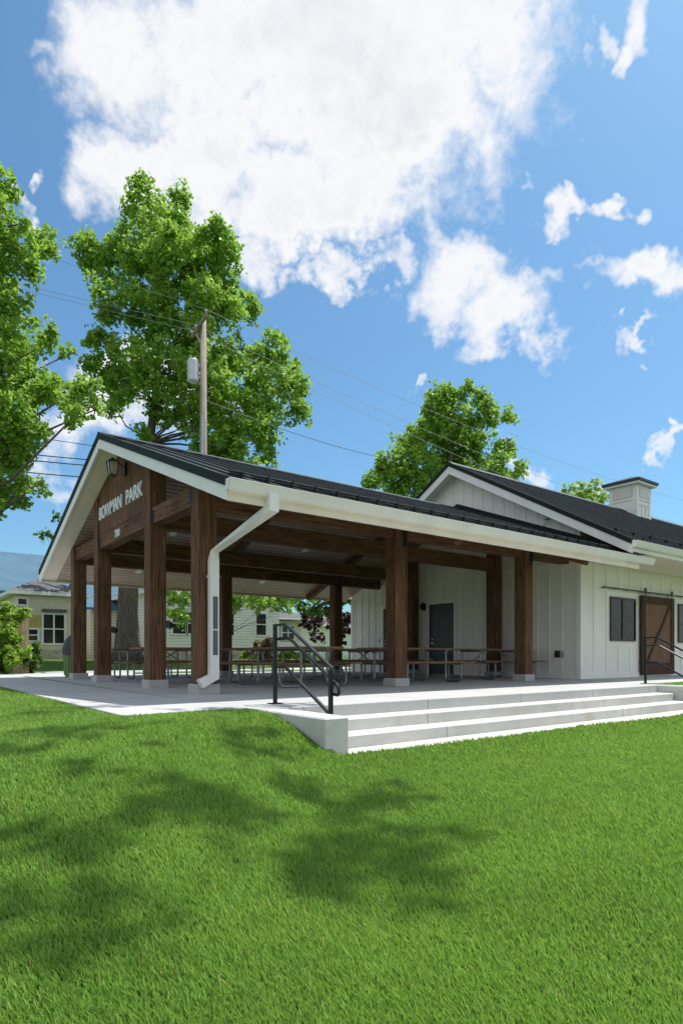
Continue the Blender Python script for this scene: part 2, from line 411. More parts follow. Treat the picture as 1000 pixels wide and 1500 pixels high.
# weatherproof boxes on the inner side of two gable posts
for nm, y, zz in (('C', YC, 1.17), ('B', YB, 1.18)):
    q = MB().box(PW, PW + .09, y + .05, y + .17, zz - .07, zz + .07)
    q.tube([(PW + .09, y + .11, zz - .02), (PW + .16, y + .11, zz)], [.075, .05], 10)
    q.build('outlet_box', 'bag_black', posts[nm])
# gable beams (one per bay) with steel plates
bays = [(PW, YC), (YC + PW, YB), (YB + PW, YA)]
for i, (a, b) in enumerate(bays):
    bmn = MB().box(.035, .27, a, b, BB, BT).build('beam', 'timber_y', pav, bevel=.008)
    for yy in (a, b):
        s0, s1 = (yy, yy + .1) if yy == a else (yy - .1, yy)
        plate(bmn, .022, .035, s0, s1, BB + .02, BB + .24, [(.022, (s0 + s1) / 2, BB + z, 'x') for z in (.06, .13, .2)])
# long beams
for y, z0, zt_ in ((0.04, 2.9, 3.27), (YA + .03, 2.9, 3.36)):
    e = 9.95 if y < 1 else 10.1
    for a, b in ((PW, XE), (XE + PW, XF), (XF + PW, e)):
        MB().box(a, b, y, y + .235, z0, zt_).build('beam', 'timber_x', pav, bevel=.008)
for y in (YC + .03, YB + .03):
    MB().box(PW, 9.62, y, y + .235, 2.93, 3.27).build('beam', 'timber_x', pav, bevel=.008)
# cross beams and rafters under the boards
for x in (XE + .06, XF + .06):
    for sgn in (-1, 1):
        y0 = EY0 + .2 if sgn < 0 else EY1 - .2
        MB().bar((x + .09, y0, rz_(y0, -.32)), (x + .09, RY, rz_(RY, -.32)), .16, .16).build('rafter', 'timber_y', pav)
# gable infill boards
gp = MB(); n = 14; ya, yb = YC + PW, YB - .045
for i in range(n):
    a = ya + (yb - ya) * i / n; b = ya + (yb - ya) * (i + 1) / n - .004
    def tz(y): return rz_(y, -.24)
    if a < RY < b: poly = [(.03, a, BT + .004), (.03, b, BT + .004), (.03, b, tz(b)), (.03, RY, tz(RY)), (.03, a, tz(a))]
    else: poly = [(.03, a, BT + .004), (.03, b, BT + .004), (.03, b, tz(b)), (.03, a, tz(a))]
    gp.prism(poly, (.05, 0, 0))
gp.build('gable_panel', 'timber_z', pav)
# sloped soffit strip + ceiling boards
for sgn, e in ((-1, EY0 + .04), (1, EY1 - .04)):
    c = MB(); z0 = rz_(e, -.225); z1 = rz_(RY, -.225)
    c.prism([(.02, e, z0), (.02, RY, z1), (.02, RY, z1 + .02), (.02, e, z0 + .02)], (10.08, 0, 0)).build('ceiling', 'ceiling_boards', pav)
    c = MB(); c.prism([(GX + .025, e, z0), (GX + .025, RY, z1), (GX + .025, RY, z1 + .02), (GX + .025, e, z0 + .02)], (-GX - .007, 0, 0)).build('rake_soffit', 'cream_soffit', pav)
# roof slopes with standing seams
def roof_slope(x0, x1, ye, yr, zf, step, parent, m='metal_roof', t=.06, ribh=.035):
    q = MB(); q.prism([(x0, ye, zf(ye)), (x0, yr, zf(yr)), (x0, yr, zf(yr) - t), (x0, ye, zf(ye) - t)], (x1 - x0, 0, 0))
    x = x0 + .05
    while x < x1:
        q.prism([(x, ye - .0, zf(ye) + .002), (x, yr, zf(yr) + .002), (x, yr, zf(yr) + ribh), (x, ye, zf(ye) + ribh)], (.022, 0, 0)); x += step
    return q.build('roof', m, parent)
for e in (EY0, EY1): r1 = roof_slope(GX - .02, 10.1, e, RY, rz_, .41, pav)
MB().prism([(10.1, EY0, rz_(EY0)), (10.1, EY0 + .22, rz_(EY0 + .22)), (10.1, EY0 + .22, rz_(EY0 + .22, -.06)), (10.1, EY0, rz_(EY0, -.06))], (.42, 0, 0)).build('roof_end', 'metal_roof', pav)
q = MB(); q.prism([(GX - .03, RY - .16, rz_(RY - .16, .05)), (GX - .03, RY, 5.065), (GX - .03, RY + .16, rz_(RY + .16, .05)), (GX - .03, RY + .16, rz_(RY + .16, .03)), (GX - .03, RY, 5.045), (GX - .03, RY - .16, rz_(RY - .16, .03))], (10.1 - GX + .02, 0, 0)).build('ridge_cap', 'metal_roof', pav)
# rake fascia, dark rake trim
for e in (EY0, EY1):
    f = MB(); f.prism([(GX - .015, e, rz_(e, -.08)), (GX - .015, RY, rz_(RY, -.08)), (GX - .015, RY, rz_(RY, -.27)), (GX - .015, e, rz_(e, -.27))], (.04, 0, 0)).build('rake_fascia', 'white_trim', pav)
    f = MB(); f.prism([(GX - .035, e - .01 * (1 if e < 0 else -1), rz_(e, .04)), (GX - .035, RY, rz_(RY, .04)), (GX - .035, RY, rz_(RY, -.085)), (GX - .035, e, rz_(e, -.085))], (.07, 0, 0)).build('rake_trim', 'dark_trim', pav)
# eave fascia, gutters
for sgn, e in ((-1, EY0), (1, EY1)):
    MB().box(GX + .03, 10.1, min(e, e - sgn * .035), max(e, e - sgn * .035), rz_(e, -.27), rz_(e, -.065)).build('eave_fascia', 'cream_soffit', pav)
    zt = rz_(e, -.02); y = e + sgn * .002
    prof = [(0, -.13), (.07, -.13), (.09, -.10), (.115, -.03), (.125, -.0), (.135, .0), (.135, .012), (.115, .012), (.105, -.02), (.08, -.085), (.065, -.115), (.0, -.115)]
    gq = MB().prism([(GX - .01, y + sgn * a, zt + b) for a, b in prof], (10.98, 0, 0))
    for xx in (GX - .012, 10.6 - .01):
        gq.prism([(xx, y + sgn * a, zt + b) for a, b in ((0, -.13), (.07, -.13), (.09, -.10), (.115, -.03), (.125, 0), (.135, .01), (0, .01))], (.012, 0, 0))
    gq.build('gutter', 'gutter_white', pav)
# snow rails with clamps
sr = MB()
for yo, h in ((.42, .09), (.42, .05)):
    y = EY0 + yo; sr.tube([(GX + .25, y, rz_(y, h)), (10.0, y, rz_(y, h))], .014, 6)
x = GX + .03 + .41
while x < 9.9:
    y = EY0 + .42; sr.box(x - .005, x + .027, y - .03, y + .03, rz_(y, .0), rz_(y, .10))
    x += .41
sr.build('snow_rail', 'dark_trim', pav)
# downspout
dsx = .2; fy = -.09
ds = MB()
P = [(.27, -1.73, 2.76), (.27, -1.73, 2.56), (dsx + .02, fy, 2.2), (dsx, fy, 2.06), (dsx, fy, .24)]
P = [Vector(p) for p in P]
def sqtube(mb, P, w, d):
    rings = []
    for i, p in enumerate(P):
        t0 = (P[i] - P[i-1]).normalized() if i else (P[1] - P[0]).normalized(); t1 = (P[i+1] - P[i]).normalized() if i < len(P) - 1 else t0
        nb = (t0 + t1).normalized()
        rings.append((p, nb, t0, t1))
    k = len(mb.v)
    for p, nb, t0, t1 in rings:
        for (a, b) in ((-1, -1), (1, -1), (1, 1), (-1, 1)):
            base = p + Vector((a * w / 2, 0, 0)); o = Vector((0, b * d / 2, 0))
            pt = base + o if abs(t0.z) > .8 or abs(t1.z) > .8 and abs(t0.x) < .5 else base + o
            if abs(t0.x) > .5: pt = p + Vector((0, b * d / 2, 0)) + Vector((-t0.z, 0, t0.x)).normalized() * (-a) * w / 2
            elif abs(t1.x) > .5: pt = p + Vector((a * w / 2, b * d / 2, a * .035))
            else:
                # slide the ring corner along the bisector plane for the bends in the y-z plane
                dd = (t0 if i else t1); off = base + o - p
                tt = t0; sh = off.dot(nb) / max(.3, tt.dot(nb)); pt = base + o - tt * sh
            mb.v.append(tuple(pt))
    for i in range(len(P) - 1):
        for j in range(4): mb.f.append((k + i*4 + j, k + i*4 + (j+1)%4, k + i*4 + 4 + (j+1)%4, k + i*4 + 4 + j))
    mb.f.append((k, k+1, k+2, k+3)); e = k + (len(P)-1)*4; mb.f.append((e, e+1, e+2, e+3))
sqtube(ds, P, .14, .11)
zc = .24
ds.prism([(dsx + .072, fy - .0565, .42), (dsx + .072, fy - .0565, .235), (dsx - .19, fy - .0565, .10), (dsx - .26, fy - .0565, .22), (dsx - .072, fy - .0565, .30), (dsx - .072, fy - .0565, .42)], (0, .113, 0))
dso = ds.build('downspout', 'gutter_white', pav)
for z0, z1 in ((.60, .98), (1.0, 1.5)):  # flat dark grey rectangles on the front face of the spout
    MB().box(dsx - .035, dsx + .045, fy - .0585, fy - .0545, z0, z1).build('dark_rect', 'rect_grey', dso)
MB().box(dsx - .075, dsx + .075, fy - .058, -.001, 1.8, 1.83).build('strap', 'gutter_white', dso)
# lettering
def text(body, size, y_left, y_right, z, x, name, parent, h):
    cu = bpy.data.curves.new(name, 'FONT'); cu.body = body; cu.size = 1; cu.extrude = .06; cu.offset = .012
    to = bpy.data.objects.new(name + '_tmp', cu); C.objects.link(to)
    bpy.context.view_layer.update()
    me = bpy.data.meshes.new_from_object(to.evaluated_get(bpy.context.evaluated_depsgraph_get())); bpy.data.objects.remove(to)
    co = np.zeros(len(me.vertices) * 3, np.float32); me.vertices.foreach_get('co', co); co = co.reshape(-1, 3)
    mn, mx = co.min(0), co.max(0); q = (co - mn) / (mx - mn)
    o = wloc(parent)
    out = np.stack([x - .03 * q[:, 2], y_left + (y_right - y_left) * q[:, 0], z + h * q[:, 1]], -1) - np.array(o)
    me.vertices.foreach_set('co', out.astype(np.float32).ravel()); me.update(); me.materials.clear(); me.materials.append(M['letter_white'])
    ob = bpy.data.objects.new(name, me); C.objects.link(ob); ob.parent = parent; me.name = name
    return ob
text('BOWMAN', 1, 5.25, 3.72, 3.575, .028, 'lettering', pav, .28)
text('PARK', 1, 3.44, 2.5, 3.575, .028, 'lettering', pav, .28)
text('730', 1, 4.17, 3.88, 3.03, .033, 'house_number', pav, .155)
# lantern
lan = MB().box(-.02, .028, 3.44, 3.56, 4.18, 4.42)
lan.tube(rounded([(0, 3.5, 4.32), (-.12, 3.5, 4.40), (-.24, 3.5, 4.46)], .05), .014, 6)
lan.tube([(-.24, 3.5, 4.475), (-.24, 3.5, 4.44), (-.24, 3.5, 4.41), (-.24, 3.5, 4.395)], [.03, .05, .135, .14], 4)
for a, b in ((-1, -1), (1, -1), (1, 1), (-1, 1)): lan.bar((-.24 + a * .09, 3.5 + b * .09, 4.40), (-.24 + a * .06, 3.5 + b * .06, 4.13), .014, .014)
lan.box(-.305, -.175, 3.435, 3.565, 4.12, 4.14)
lo = lan.build('wall_lantern', 'black_steel', pav)
MB().add([(-.24 + a * r, 3.5 + b * r, z) for z, r in ((4.395, .082), (4.14, .055)) for a, b in ((-1,-1),(1,-1),(1,1),(-1,1))],
         [(0,1,5,4),(1,2,6,5),(2,3,7,6),(3,0,4,7)]).build('glass', 'lantern_glass', lo)
# recessed ceiling lights
for (x, y) in [(2.3, .9), (6.1, .9), (2.3, 2.95), (6.2, 3.0), (9.0, 2.9), (2.0, 4.9), (6.3, 4.9), (2.2, 6.5), (6.3, 6.5), (2.0, 8.5), (6.0, 8.5), (9.2, .9)]:
    z = rz_(y, -.228); s = RSL if y < RY else -RSL; q = MB()
    for r0, dz in ((.1, 0),):
        q.add([(x + .1 * math.cos(a), y + .1 * math.sin(a), z + s * .1 * math.sin(a) - h) for h in (0, .012) for a in [2*math.pi*i/16 for i in range(16)]],
              [tuple(range(16)), tuple(range(16, 32))] + [(i, (i+1)%16, (i+1)%16+16, i+16) for i in range(16)])
    c = q.build('ceiling_light', 'white_paint', pav)
    MB().add([(x + .065 * math.cos(a), y + .065 * math.sin(a), z + s * .065 * math.sin(a) - .016) for a in [2*math.pi*i/14 for i in range(14)]], [tuple(range(14))]).build('lens', 'lamp_lens', c)
q = MB().tube([(9.4, 6.9, rz_(6.9, -.23)), (9.4, 6.9, rz_(6.9, -.33))], .02, 8); q.tube([(9.4, 6.9, 3.5), (9.4, 6.9, 3.47), (9.4, 6.9, 3.40), (9.4, 6.9, 3.36)], [.05, .075, .075, .03], 10)
q.build('security_camera', 'white_paint', pav, smooth=True)

# ------------------------------------------------------------------ main building
BX, BY0, BY1, BX1 = 10.11, -.17, 9.07, 27.
MS = .56; ME0, ME1, MRX = -1.71, 9.43, 9.7
def mz(y, off=0): return 6.32 - abs(y - RY) * MS + off
bld = thing('park_building', (18, 4, 0), 'long white board and batten park building with dark metal roof and sliding barn door', 'building')
q = MB()
q.prism([(BX, BY0, 0), (BX, BY1, 0), (BX, BY1, mz(BY1, -.2)), (BX, RY, mz(RY, -.2)), (BX, BY0, mz(BY0, -.2))], (.15, 0, 0))
y = BY0 + .12
k = 0
while y < BY1 - .1:
    segs = [(.14, mz(y + .02, -.33))]
    if 4.0 < y + .04 and y < 5.1 or 6.27 < y + .04 and y < 7.35: segs = [(2.32, mz(y + .02, -.33))]
    for a, b in segs: q.box(BX - .018, BX, y, y + .045, a, b)
    y += .37
q.box(BX - .026, BX, BY0 + .002, BY1, 2.94, 3.02)
q.build('wall', 'white_siding', bld)
q = MB(); q.box(BX + .15, BX1, BY0, BY0 + .15, 0, 3.9)
x = BX + .58
wins = [(11.47, 12.77), (15.3, 16.6), (19.5, 20.8)]; door = (13.0, 14.9)
while x < BX1:
    zs = [(.14, 3.02)]
    for a, b in wins:
        if a - .14 < x < b + .1: zs = [(.14, .84), (2.3, 3.02)]
    if door[0] - .05 < x < door[1] + .02: zs = [(2.42, 3.02)]
    for a, b in zs: q.box(x, x + .045, BY0 - .018, BY0, a, b)
    x += .6
q.build('wall', 'white_siding', bld)
MB().box(BX + .02, BX1, BY1 - .15, BY1 - .002, 0, 3.9).build('wall', 'white_siding', bld)
MB().box(BX1 - .15, BX1, BY0 + .151, BY1 - .151, 0, 4.2).build('wall', 'white_siding', bld)
MB().box(BX - .03, BX + .1, BY0 - .03, BY0 + .1, 0, 3.0).build('corner_board', 'white_trim', bld); MB().box(BX - .03, BX + .1, BY1 - .1, BY1 + .03, 0, 2.6).build('corner_board', 'white_trim', bld)
MB().box(BX + .11, BX1, BY0 - .024, BY0, 0.0, .13).build('base_board', 'white_trim', bld)
MB().box(BX - .024, BX, BY0 + .11, 4.0, 0.0, .13).build('base_board', 'white_trim', bld)
MB().box(BX + .1, BX1, BY0 - .03, BY0, 3.02, 3.1).build('frieze_board', 'white_trim', bld)
# sloping trim under the rakes and under the pavilion ceiling
for a, b in ((BY0, RY), (RY, BY1)):
    MB().prism([(BX - .03, a, mz(a, -.2)), (BX - .03, b, mz(b, -.2)), (BX - .03, b, mz(b, -.34)), (BX - .03, a, mz(a, -.34))], (.03, 0, 0)).build('gable_trim', 'white_trim', bld)
for a, b in ((BY0, YC), (YB + PW, BY1)):
    MB().prism([(BX - .03, a, rz_(a, -.23)), (BX - .03, b, rz_(b, -.23)), (BX - .03, b, rz_(b, -.36)), (BX - .03, a, rz_(a, -.36))], (.028, 0, 0)).build('ceiling_trim', 'white_trim', bld)
for e in (ME0, ME1): roof_slope(MRX - .02, BX1 + .4, e, RY, mz, .41, bld)
MB().prism([(MRX - .03, RY - .16, mz(RY - .16, .05)), (MRX - .03, RY, 6.39), (MRX - .03, RY + .16, mz(RY + .16, .05)), (MRX - .03, RY + .16, mz(RY + .16, .03)), (MRX - .03, RY, 6.37), (MRX - .03, RY - .16, mz(RY - .16, .03))], (BX1 - MRX + .4, 0, 0)).build('ridge_cap', 'metal_roof', bld)
for e in (ME0, ME1):
    MB().prism([(MRX - .015, e, mz(e, -.075)), (MRX - .015, RY, mz(RY, -.075)), (MRX - .015, RY, mz(RY, -.31)), (MRX - .015, e, mz(e, -.29))], (.04, 0, 0)).build('rake_fascia', 'white_trim', bld)
    MB().prism([(MRX - .035, e, mz(e, .045)), (MRX - .035, RY, mz(RY, .045)), (MRX - .035, RY, mz(RY, -.08)), (MRX - .035, e, mz(e, -.08))], (.07, 0, 0)).build('rake_trim', 'dark_trim', bld)
    a = e + (.03 if e < 0 else -.03)
    MB().prism([(MRX + .026, a, mz(a, -.22)), (MRX + .026, RY, mz(RY, -.22)), (MRX + .026, RY, mz(RY, -.2)), (MRX + .026, a, mz(a, -.2))], (BX - MRX - .058, 0, 0)).build('rake_soffit', 'white_trim', bld)
MB().box(BX + .02, BX1, ME0 + .03, BY0 - .032, 2.965, 2.99).build('soffit', 'cream_soffit', bld)
MB().box(BX - .02, BX + .02, ME0 + .03, BY0 - .032, 2.94, 3.02).build('soffit_return', 'cream_soffit', bld)
MB().box(MRX + .03, BX1 + .3, ME0, ME0 + .028, 2.955, 3.14).build('eave_fascia', 'white_trim', bld)
zt = mz(ME0, -.02)
gq = MB().prism([(MRX - .01, ME0 - a, zt + b) for a, b in prof], (BX1 - MRX + .3, 0, 0))
gq.prism([(MRX - .012, ME0 - a, zt + b) for a, b in ((0, -.13), (.07, -.13), (.09, -.10), (.115, -.03), (.125, 0), (.135, .01), (0, .01))], (.012, 0, 0))
gq.build('gutter', 'gutter_white', bld)
sr = MB(); y = ME0 + .5
sr.tube([(MRX + .15, y, mz(y, .1)), (BX1, y, mz(y, .1))], .014, 6)
x = MRX + .2
while x < BX1: sr.box(x - .012, x + .02, y - .035, y + .035, mz(y, -.02), mz(y, .11)); sr.box(x - .02, x + .02, y - .25, y - .21, mz(y - .22, 0), mz(y - .22, .05)); x += .82
sr.build('snow_rail', 'dark_trim', bld)
# flashing where the pavilion roof meets the gable
for e in (EY0 + .3, 8.9):
    MB().prism([(BX - .07, e, rz_(e, .04)), (BX - .07, RY, rz_(RY, .04)), (BX - .07, RY, rz_(RY, .17)), (BX - .07, e, rz_(e, .15))], (.066, 0, 0)).build('flashing', 'dark_trim', bld)
q = MB().box(BX - .1, BX - .018, .7, .82, 4.16, 4.34); q.tube(rounded([(BX - .06, .78, 4.16), (BX - .06, .8, 4.02), (BX - .05, 1.0, 3.96), (BX - .05, 1.15, 3.9)], .06), .01, 6)
q.build('junction_box', 'dark_pipe', bld)
# doors on the gable wall
def entry_door(y0, y1):
    d = MB().box(BX - .03, BX + .01, y0, y1, .02, 2.15).build('door', 'door_dark', bld, bevel=.005)
    f = MB(); f.box(BX - .045, BX + .0, y1, y1 + .045, 0, 2.2); f.box(BX - .045, BX, y0 - .045, y0, 0, 2.2); f.box(BX - .045, BX, y0, y1, 2.15, 2.2)
    f.build('door_frame', 'door_dark', d)
    f = MB(); f.box(BX - .03, BX + .0, y1 + .046, y1 + .13, 0, 2.32); f.box(BX - .03, BX, y0 - .13, y0 - .046, 0, 2.32); f.box(BX - .03, BX, y0 - .046, y1 + .046, 2.205, 2.32)
    f.build('door_trim', 'white_trim', d)
    h = MB().tube([(BX - .03, y1 - .08, .98), (BX - .085, y1 - .08, .98)], .022, 8); h.bar((BX - .085, y1 - .08, .98), (BX - .085, y1 - .2, .98), .02, .022)
    h.build('handle', 'galvanised', d)
    MB().tube([(BX - .03, y1 - .08, 1.1), (BX - .045, y1 - .08, 1.1)], .03, 10).build('deadbolt', 'galvanised', d)
entry_door(4.08, 5.0); entry_door(6.35, 7.22)
q = MB().box(BX - .05, BX - .0, 5.24, 5.34, 2.04, 2.26); q.tube([(BX - .05, 5.29, 2.25), (BX - .11, 5.29, 2.2), (BX - .12, 5.29, 2.12), (BX - .07, 5.29, 2.06)], [.05, .075, .07, .04], 10); q.build('wall_sconce', 'black_steel', bld)
q = MB().box(BX - .07, BX - .0, .4, .52, .54, .72).build('outlet_cover', 'black_steel', bld, bevel=.01)
q = MB().box(BX - .03, BX - .0, .27, .37, .54, .72).build('outlet_cover', 'galvanised', bld, bevel=.005)
q = MB().box(BX - .04, BX - .0, 7.5, 7.56, 1.05, 1.18).build('switch_plate', 'galvanised', bld)
for yy in (8.2, 7.75): MB().tube([(BX - .0, yy, .72), (BX - .08, yy, .72)], .06, 10).build('hose_outlet', 'black_steel', bld)
# front windows
for a, b in wins:
    w = MB(); z0, z1 = .98, 2.15; y = BY0
    for (x0, x1, zz0, zz1) in ((a, b, z0, z0 + .05), (a, b, z1 - .05, z1), (a, a + .05, z0 + .05, z1 - .05), (b - .05, b, z0 + .05, z1 - .05), ((a + b) / 2 - .07, (a + b) / 2 + .07, z0 + .05, z1 - .05)):
        w.box(x0, x1, y - .055, y - .001, zz0, zz1)
    w.box(a + .05, (a + b) / 2 - .07, y - .04, y - .001, 1.53, 1.56); w.box((a + b) / 2 + .07, b - .05, y - .04, y - .001, 1.53, 1.56)
    wo_ = w.build('window', 'window_frame', bld)
    MB().box(a + .05, b - .05, y - .03, y - .01, z0 + .05, z1 - .05).build('pane', 'window_glass', wo_)
    t = MB(); t.box(a - .11, a - .002, y - .008, y, z0 - .12, z1 + .12); t.box(b + .002, b + .11, y - .008, y, z0 - .12, z1 + .12); t.box(a - .002, b + .002, y - .008, y, z1 + .002, z1 + .12); t.box(a - .002, b + .002, y - .008, y, z0 - .12, z0 - .002)
    t.build('window_trim', 'white_trim', wo_)
# sliding barn door
a, b = door; y = BY0 - .06
q = MB(); n = 9
for i in range(n):
    x0 = a + .1 + (b - a - .2) * i / n; q.box(x0, x0 + (b - a - .2) / n - .006, y - .02, y + .02, .08, 2.2)
bd = q.build('sliding_door', 'barn_wood', bld)
q = MB(); q.box(a, a + .2, y - .045, y + .02, .05, 2.27); q.box(b - .2, b, y - .045, y + .02, .05, 2.27); q.box(a + .2, b - .2, y - .045, y + .02, 2.05, 2.27); q.box(a + .2, b - .2, y - .045, y + .02, .05, .38)
q.build('door_trim', 'barn_trim', bd)
MB().bar((a + .3, y - .032, .4), (b - .26, y - .032, 2.03), .1, .022, (0, 1, 0)).build('brace', 'barn_trim', bd)
q = MB(); q.box(11.0, 18.5, BY0 - .105, BY0 - .09, 2.345, 2.385)
x = 11.1
while x < 18.5: q.tube([(x, BY0, 2.365), (x, BY0 - .09, 2.365)], .016, 6); x += .6
q.build('door_rail', 'black_steel', bd)
for xx in (a + .17, b - .17):
    q = MB().tube([(xx, y - .06, 2.42), (xx, y - .04, 2.42)], .065, 14); q.box(xx - .022, xx + .022, y - .058, y - .046, 2.0, 2.42); q.build('roller', 'black_steel', bd)
# cupola
cx, cy, h = 20.2, RY, .55
cu = MB().box(cx - h, cx + h, cy - h, cy + h, 5.9, 7.28).build('cupola', 'white_trim', bld)
q = MB()
for sx_, sy_ in ((-1, 0), (0, -1)):
    for i in range(9):
        z = 6.82 + i * .045
        if sx_: q.bar((cx - h - .02, cy - .38, z), (cx - h - .02, cy + .38, z), .04, .03)
        else: q.bar((cx - .38, cy - h - .02, z), (cx + .38, cy - h - .02, z), .04, .03)
q.build('louvre', 'white_trim', cu)
q = MB(); e = h + .028
for t0, t1 in ((-h - .03, -.4), (.4, h)):
    q.box(cx + t0, cx + t1, cy - e, cy - h, 6.0, 7.25); 
    q.box(cx - e, cx - h, cy + max(t0, -h), cy + t1, 6.0, 7.25)
q.box(cx - .4, cx + .4, cy - e, cy - h, 6.68, 6.76); q.box(cx - .4, cx + .4, cy - e, cy - h, 6.5, 6.55); q.box(cx - .18, cx - .12, cy - e, cy - h, 6.0, 6.5); q.box(cx + .12, cx + .18, cy - e, cy - h, 6.0, 6.5)
q.box(cx - e, cx - h, cy - .4, cy + .4, 6.68, 6.74); q.build('corner_trim', 'white_paint', cu)
q = MB().box(cx - .72, cx + .72, cy - .72, cy + .72, 7.28, 7.36).build('cornice', 'white_paint', cu)
r = .77; q = MB().add([(cx - r, cy - r, 7.37), (cx + r, cy - r, 7.37), (cx + r, cy + r, 7.37), (cx - r, cy + r, 7.37), (cx - r, cy - r, 7.47), (cx + r, cy - r, 7.47), (cx + r, cy + r, 7.47), (cx - r, cy + r, 7.47), (cx, cy, 7.76)],
    [(3, 2, 1, 0), (0, 1, 5, 4), (1, 2, 6, 5), (2, 3, 7, 6), (3, 0, 4, 7), (4, 5, 8), (5, 6, 8), (6, 7, 8), (7, 4, 8)]).build('roof', 'metal_roof', cu)

# ------------------------------------------------------------------ handrails
def handrail(x, y0, label, place):
    o = thing('handrail', (x, y0, 0), label, 'handrail', 'black steel handrails at the steps'); s = .021
    a, b = y0, y0 - 1.15; k = y0 - .25
    sl_ = .55
    def zz(y, h): return h - max(0, (k - y)) * sl_
    MB().box(x - s, x + s, a - s, a + s, 0, .95).build('rail_post', 'black_steel', o, bevel=.003)
    MB().box(x - .07, x + .07, a - .07, a + .07, 0, .012).build('base_plate', 'black_steel', o)
    MB().box(x - s, x + s, b - s, b + s, -.29, zz(b, .93)).build('rail_post', 'black_steel', o, bevel=.003)
    q = MB(); q.bar((x, a + .02, .965), (x, k, .965), .036, .028); q.bar((x, k, .965), (x, b - .03, zz(b - .03, .965)), .036, .028); q.build('top_rail', 'black_steel', o)
    q = MB(); e = b - .07
    q.tube(rounded([(x + .05, a, .8), (x + .05, k, .8), (x + .05, e, zz(e, .8)), (x + .05, e - .02, zz(e, .8) - .1), (x + .05, e + .1, zz(e, .8) - .09)], .05), .019, 8)
    for yy in (a, b): q.tube([(x, yy, zz(yy, .8) - .02), (x + .05, yy, zz(yy, .8) - .01)], .01, 6)
    q.build('grab_rail', 'black_steel', o)
    q = MB(); q.bar((x, a, .45), (x, k, .45), .03, .03); q.bar((x, k, .45), (x, b, zz(b, .45)), .03, .03); q.build('lower_rail', 'black_steel', o)
    return o
handrail(-.06, -2.35, 'black steel handrail at the near left end of the steps, before the picnic tables', 0)
handrail(8.9, -2.41, 'black steel handrail at the far right end of the steps, before the barn door', 1)

# ------------------------------------------------------------------ picnic tables
def make_table():
    o = thing('picnic_table', (0, 0, 0), 'x', 'picnic table', 'picnic tables under the pavilion roof')
    L = 1.2
    q = MB()
    for i in range(5): q.box(-L, L, -.38 + i * .153, -.38 + i * .153 + .147, .715, .755)
    q.build('tabletop', 'table_plank', o, local=True)
    for s in (-1, 1):
        q = MB(); c = s * .68
        q.box(-L, L, c - .14, c - .003, .425, .46); q.box(-L, L, c + .003, c + .14, .425, .46); q.build('bench_seat', 'table_plank', o, local=True)
    for sx in (-1, 1):
        x = sx * .78
        for s in (-1, 1):
            q = MB(); q.tube(rounded([(x, s * .76, .42), (x, s * .76, .025), (x, s * .30, .025), (x, s * .30, .70)], .1, 5), .024, 8)
            q.build('leg', 'dark_pipe', o, local=True)
        q = MB(); q.tube([(x, -.80, .405), (x, .80, .405)], .018, 6); q.tube([(x, -.36, .695), (x, .36, .695)], .018, 6)
        q.box(x - .03, x + .03, -.36, .36, .70, .714)
        q.build('crossbar', 'dark_pipe', o, local=True)
        MB().tube([(x, 0, .41), (x - sx * .5, 0, .70)], .014, 6).build('brace', 'galvanised', o, local=True)
    return o
T = [(8.75, 1.5, 0, 'picnic table half behind the rightmost front post, nearest the outlet on the white wall'),
     (5.45, 1.05, 0, 'picnic table right behind the middle front post, in line with the dark entry door'),
     (2.6, 1.45, 90, 'nearest picnic table, set end-on just behind the left black handrail'),
     (1.5, 3.75, 0, 'picnic table seen on both sides of the near corner post with the white downspout'),
     (1.9, 7.05, 0, 'farthest left picnic table, its bench end showing in front of the big tree trunk'),
     (4.8, 5.3, 0, 'picnic table deep under the roof, straight behind the left black handrail'),
     (8.0, 5.2, 0, 'picnic table at the back, left of the middle front post by the white wall'),
     (5.3, 3.1, 0, 'picnic table mid floor, seen between the left handrail and the middle front post')]
t0 = make_table()
for i, (x, y, a, lab) in enumerate(T):
    o = t0 if i == 0 else copy_tree(t0)
    o.location = (x, y, 0.004); o.rotation_euler = (0, 0, R(a + random.uniform(-2, 2))); o['label'] = lab

# ------------------------------------------------------------------ litter bin
bp = Vector((.42, 9.05, 0)); bn = thing('litter_bin', bp, 'green litter bin with a black bag bulging out, beside the far left post', 'bin')
q = MB(); q.tube([bp + Vector((0, 0, z)) for z in (0.0, .05, .06, .72, .74)], [.24, .24, .25, .27, .28], 18)
for i in range(18):
    a = 2 * math.pi * i / 18; q.bar(bp + Vector((.262 * math.cos(a), .262 * math.sin(a), .06)), bp + Vector((.285 * math.cos(a), .285 * math.sin(a), .72)), .02, .012)
q.build('bin_body', 'bin_green', bn)
q = MB(); q.tube([bp + Vector((random.uniform(-.02, .02), random.uniform(-.02, .02), z)) for z in (.62, .78, .9, 1.02, 1.12, 1.18)], [.292, .30, .27, .22, .13, .05], 11); q.build('bin_bag', 'bag_black', bn)
q = MB().box(bp.x - .08, bp.x + .1, bp.y - .30, bp.y - .285, .38, .58).build('notice', 'white_paint', bn)

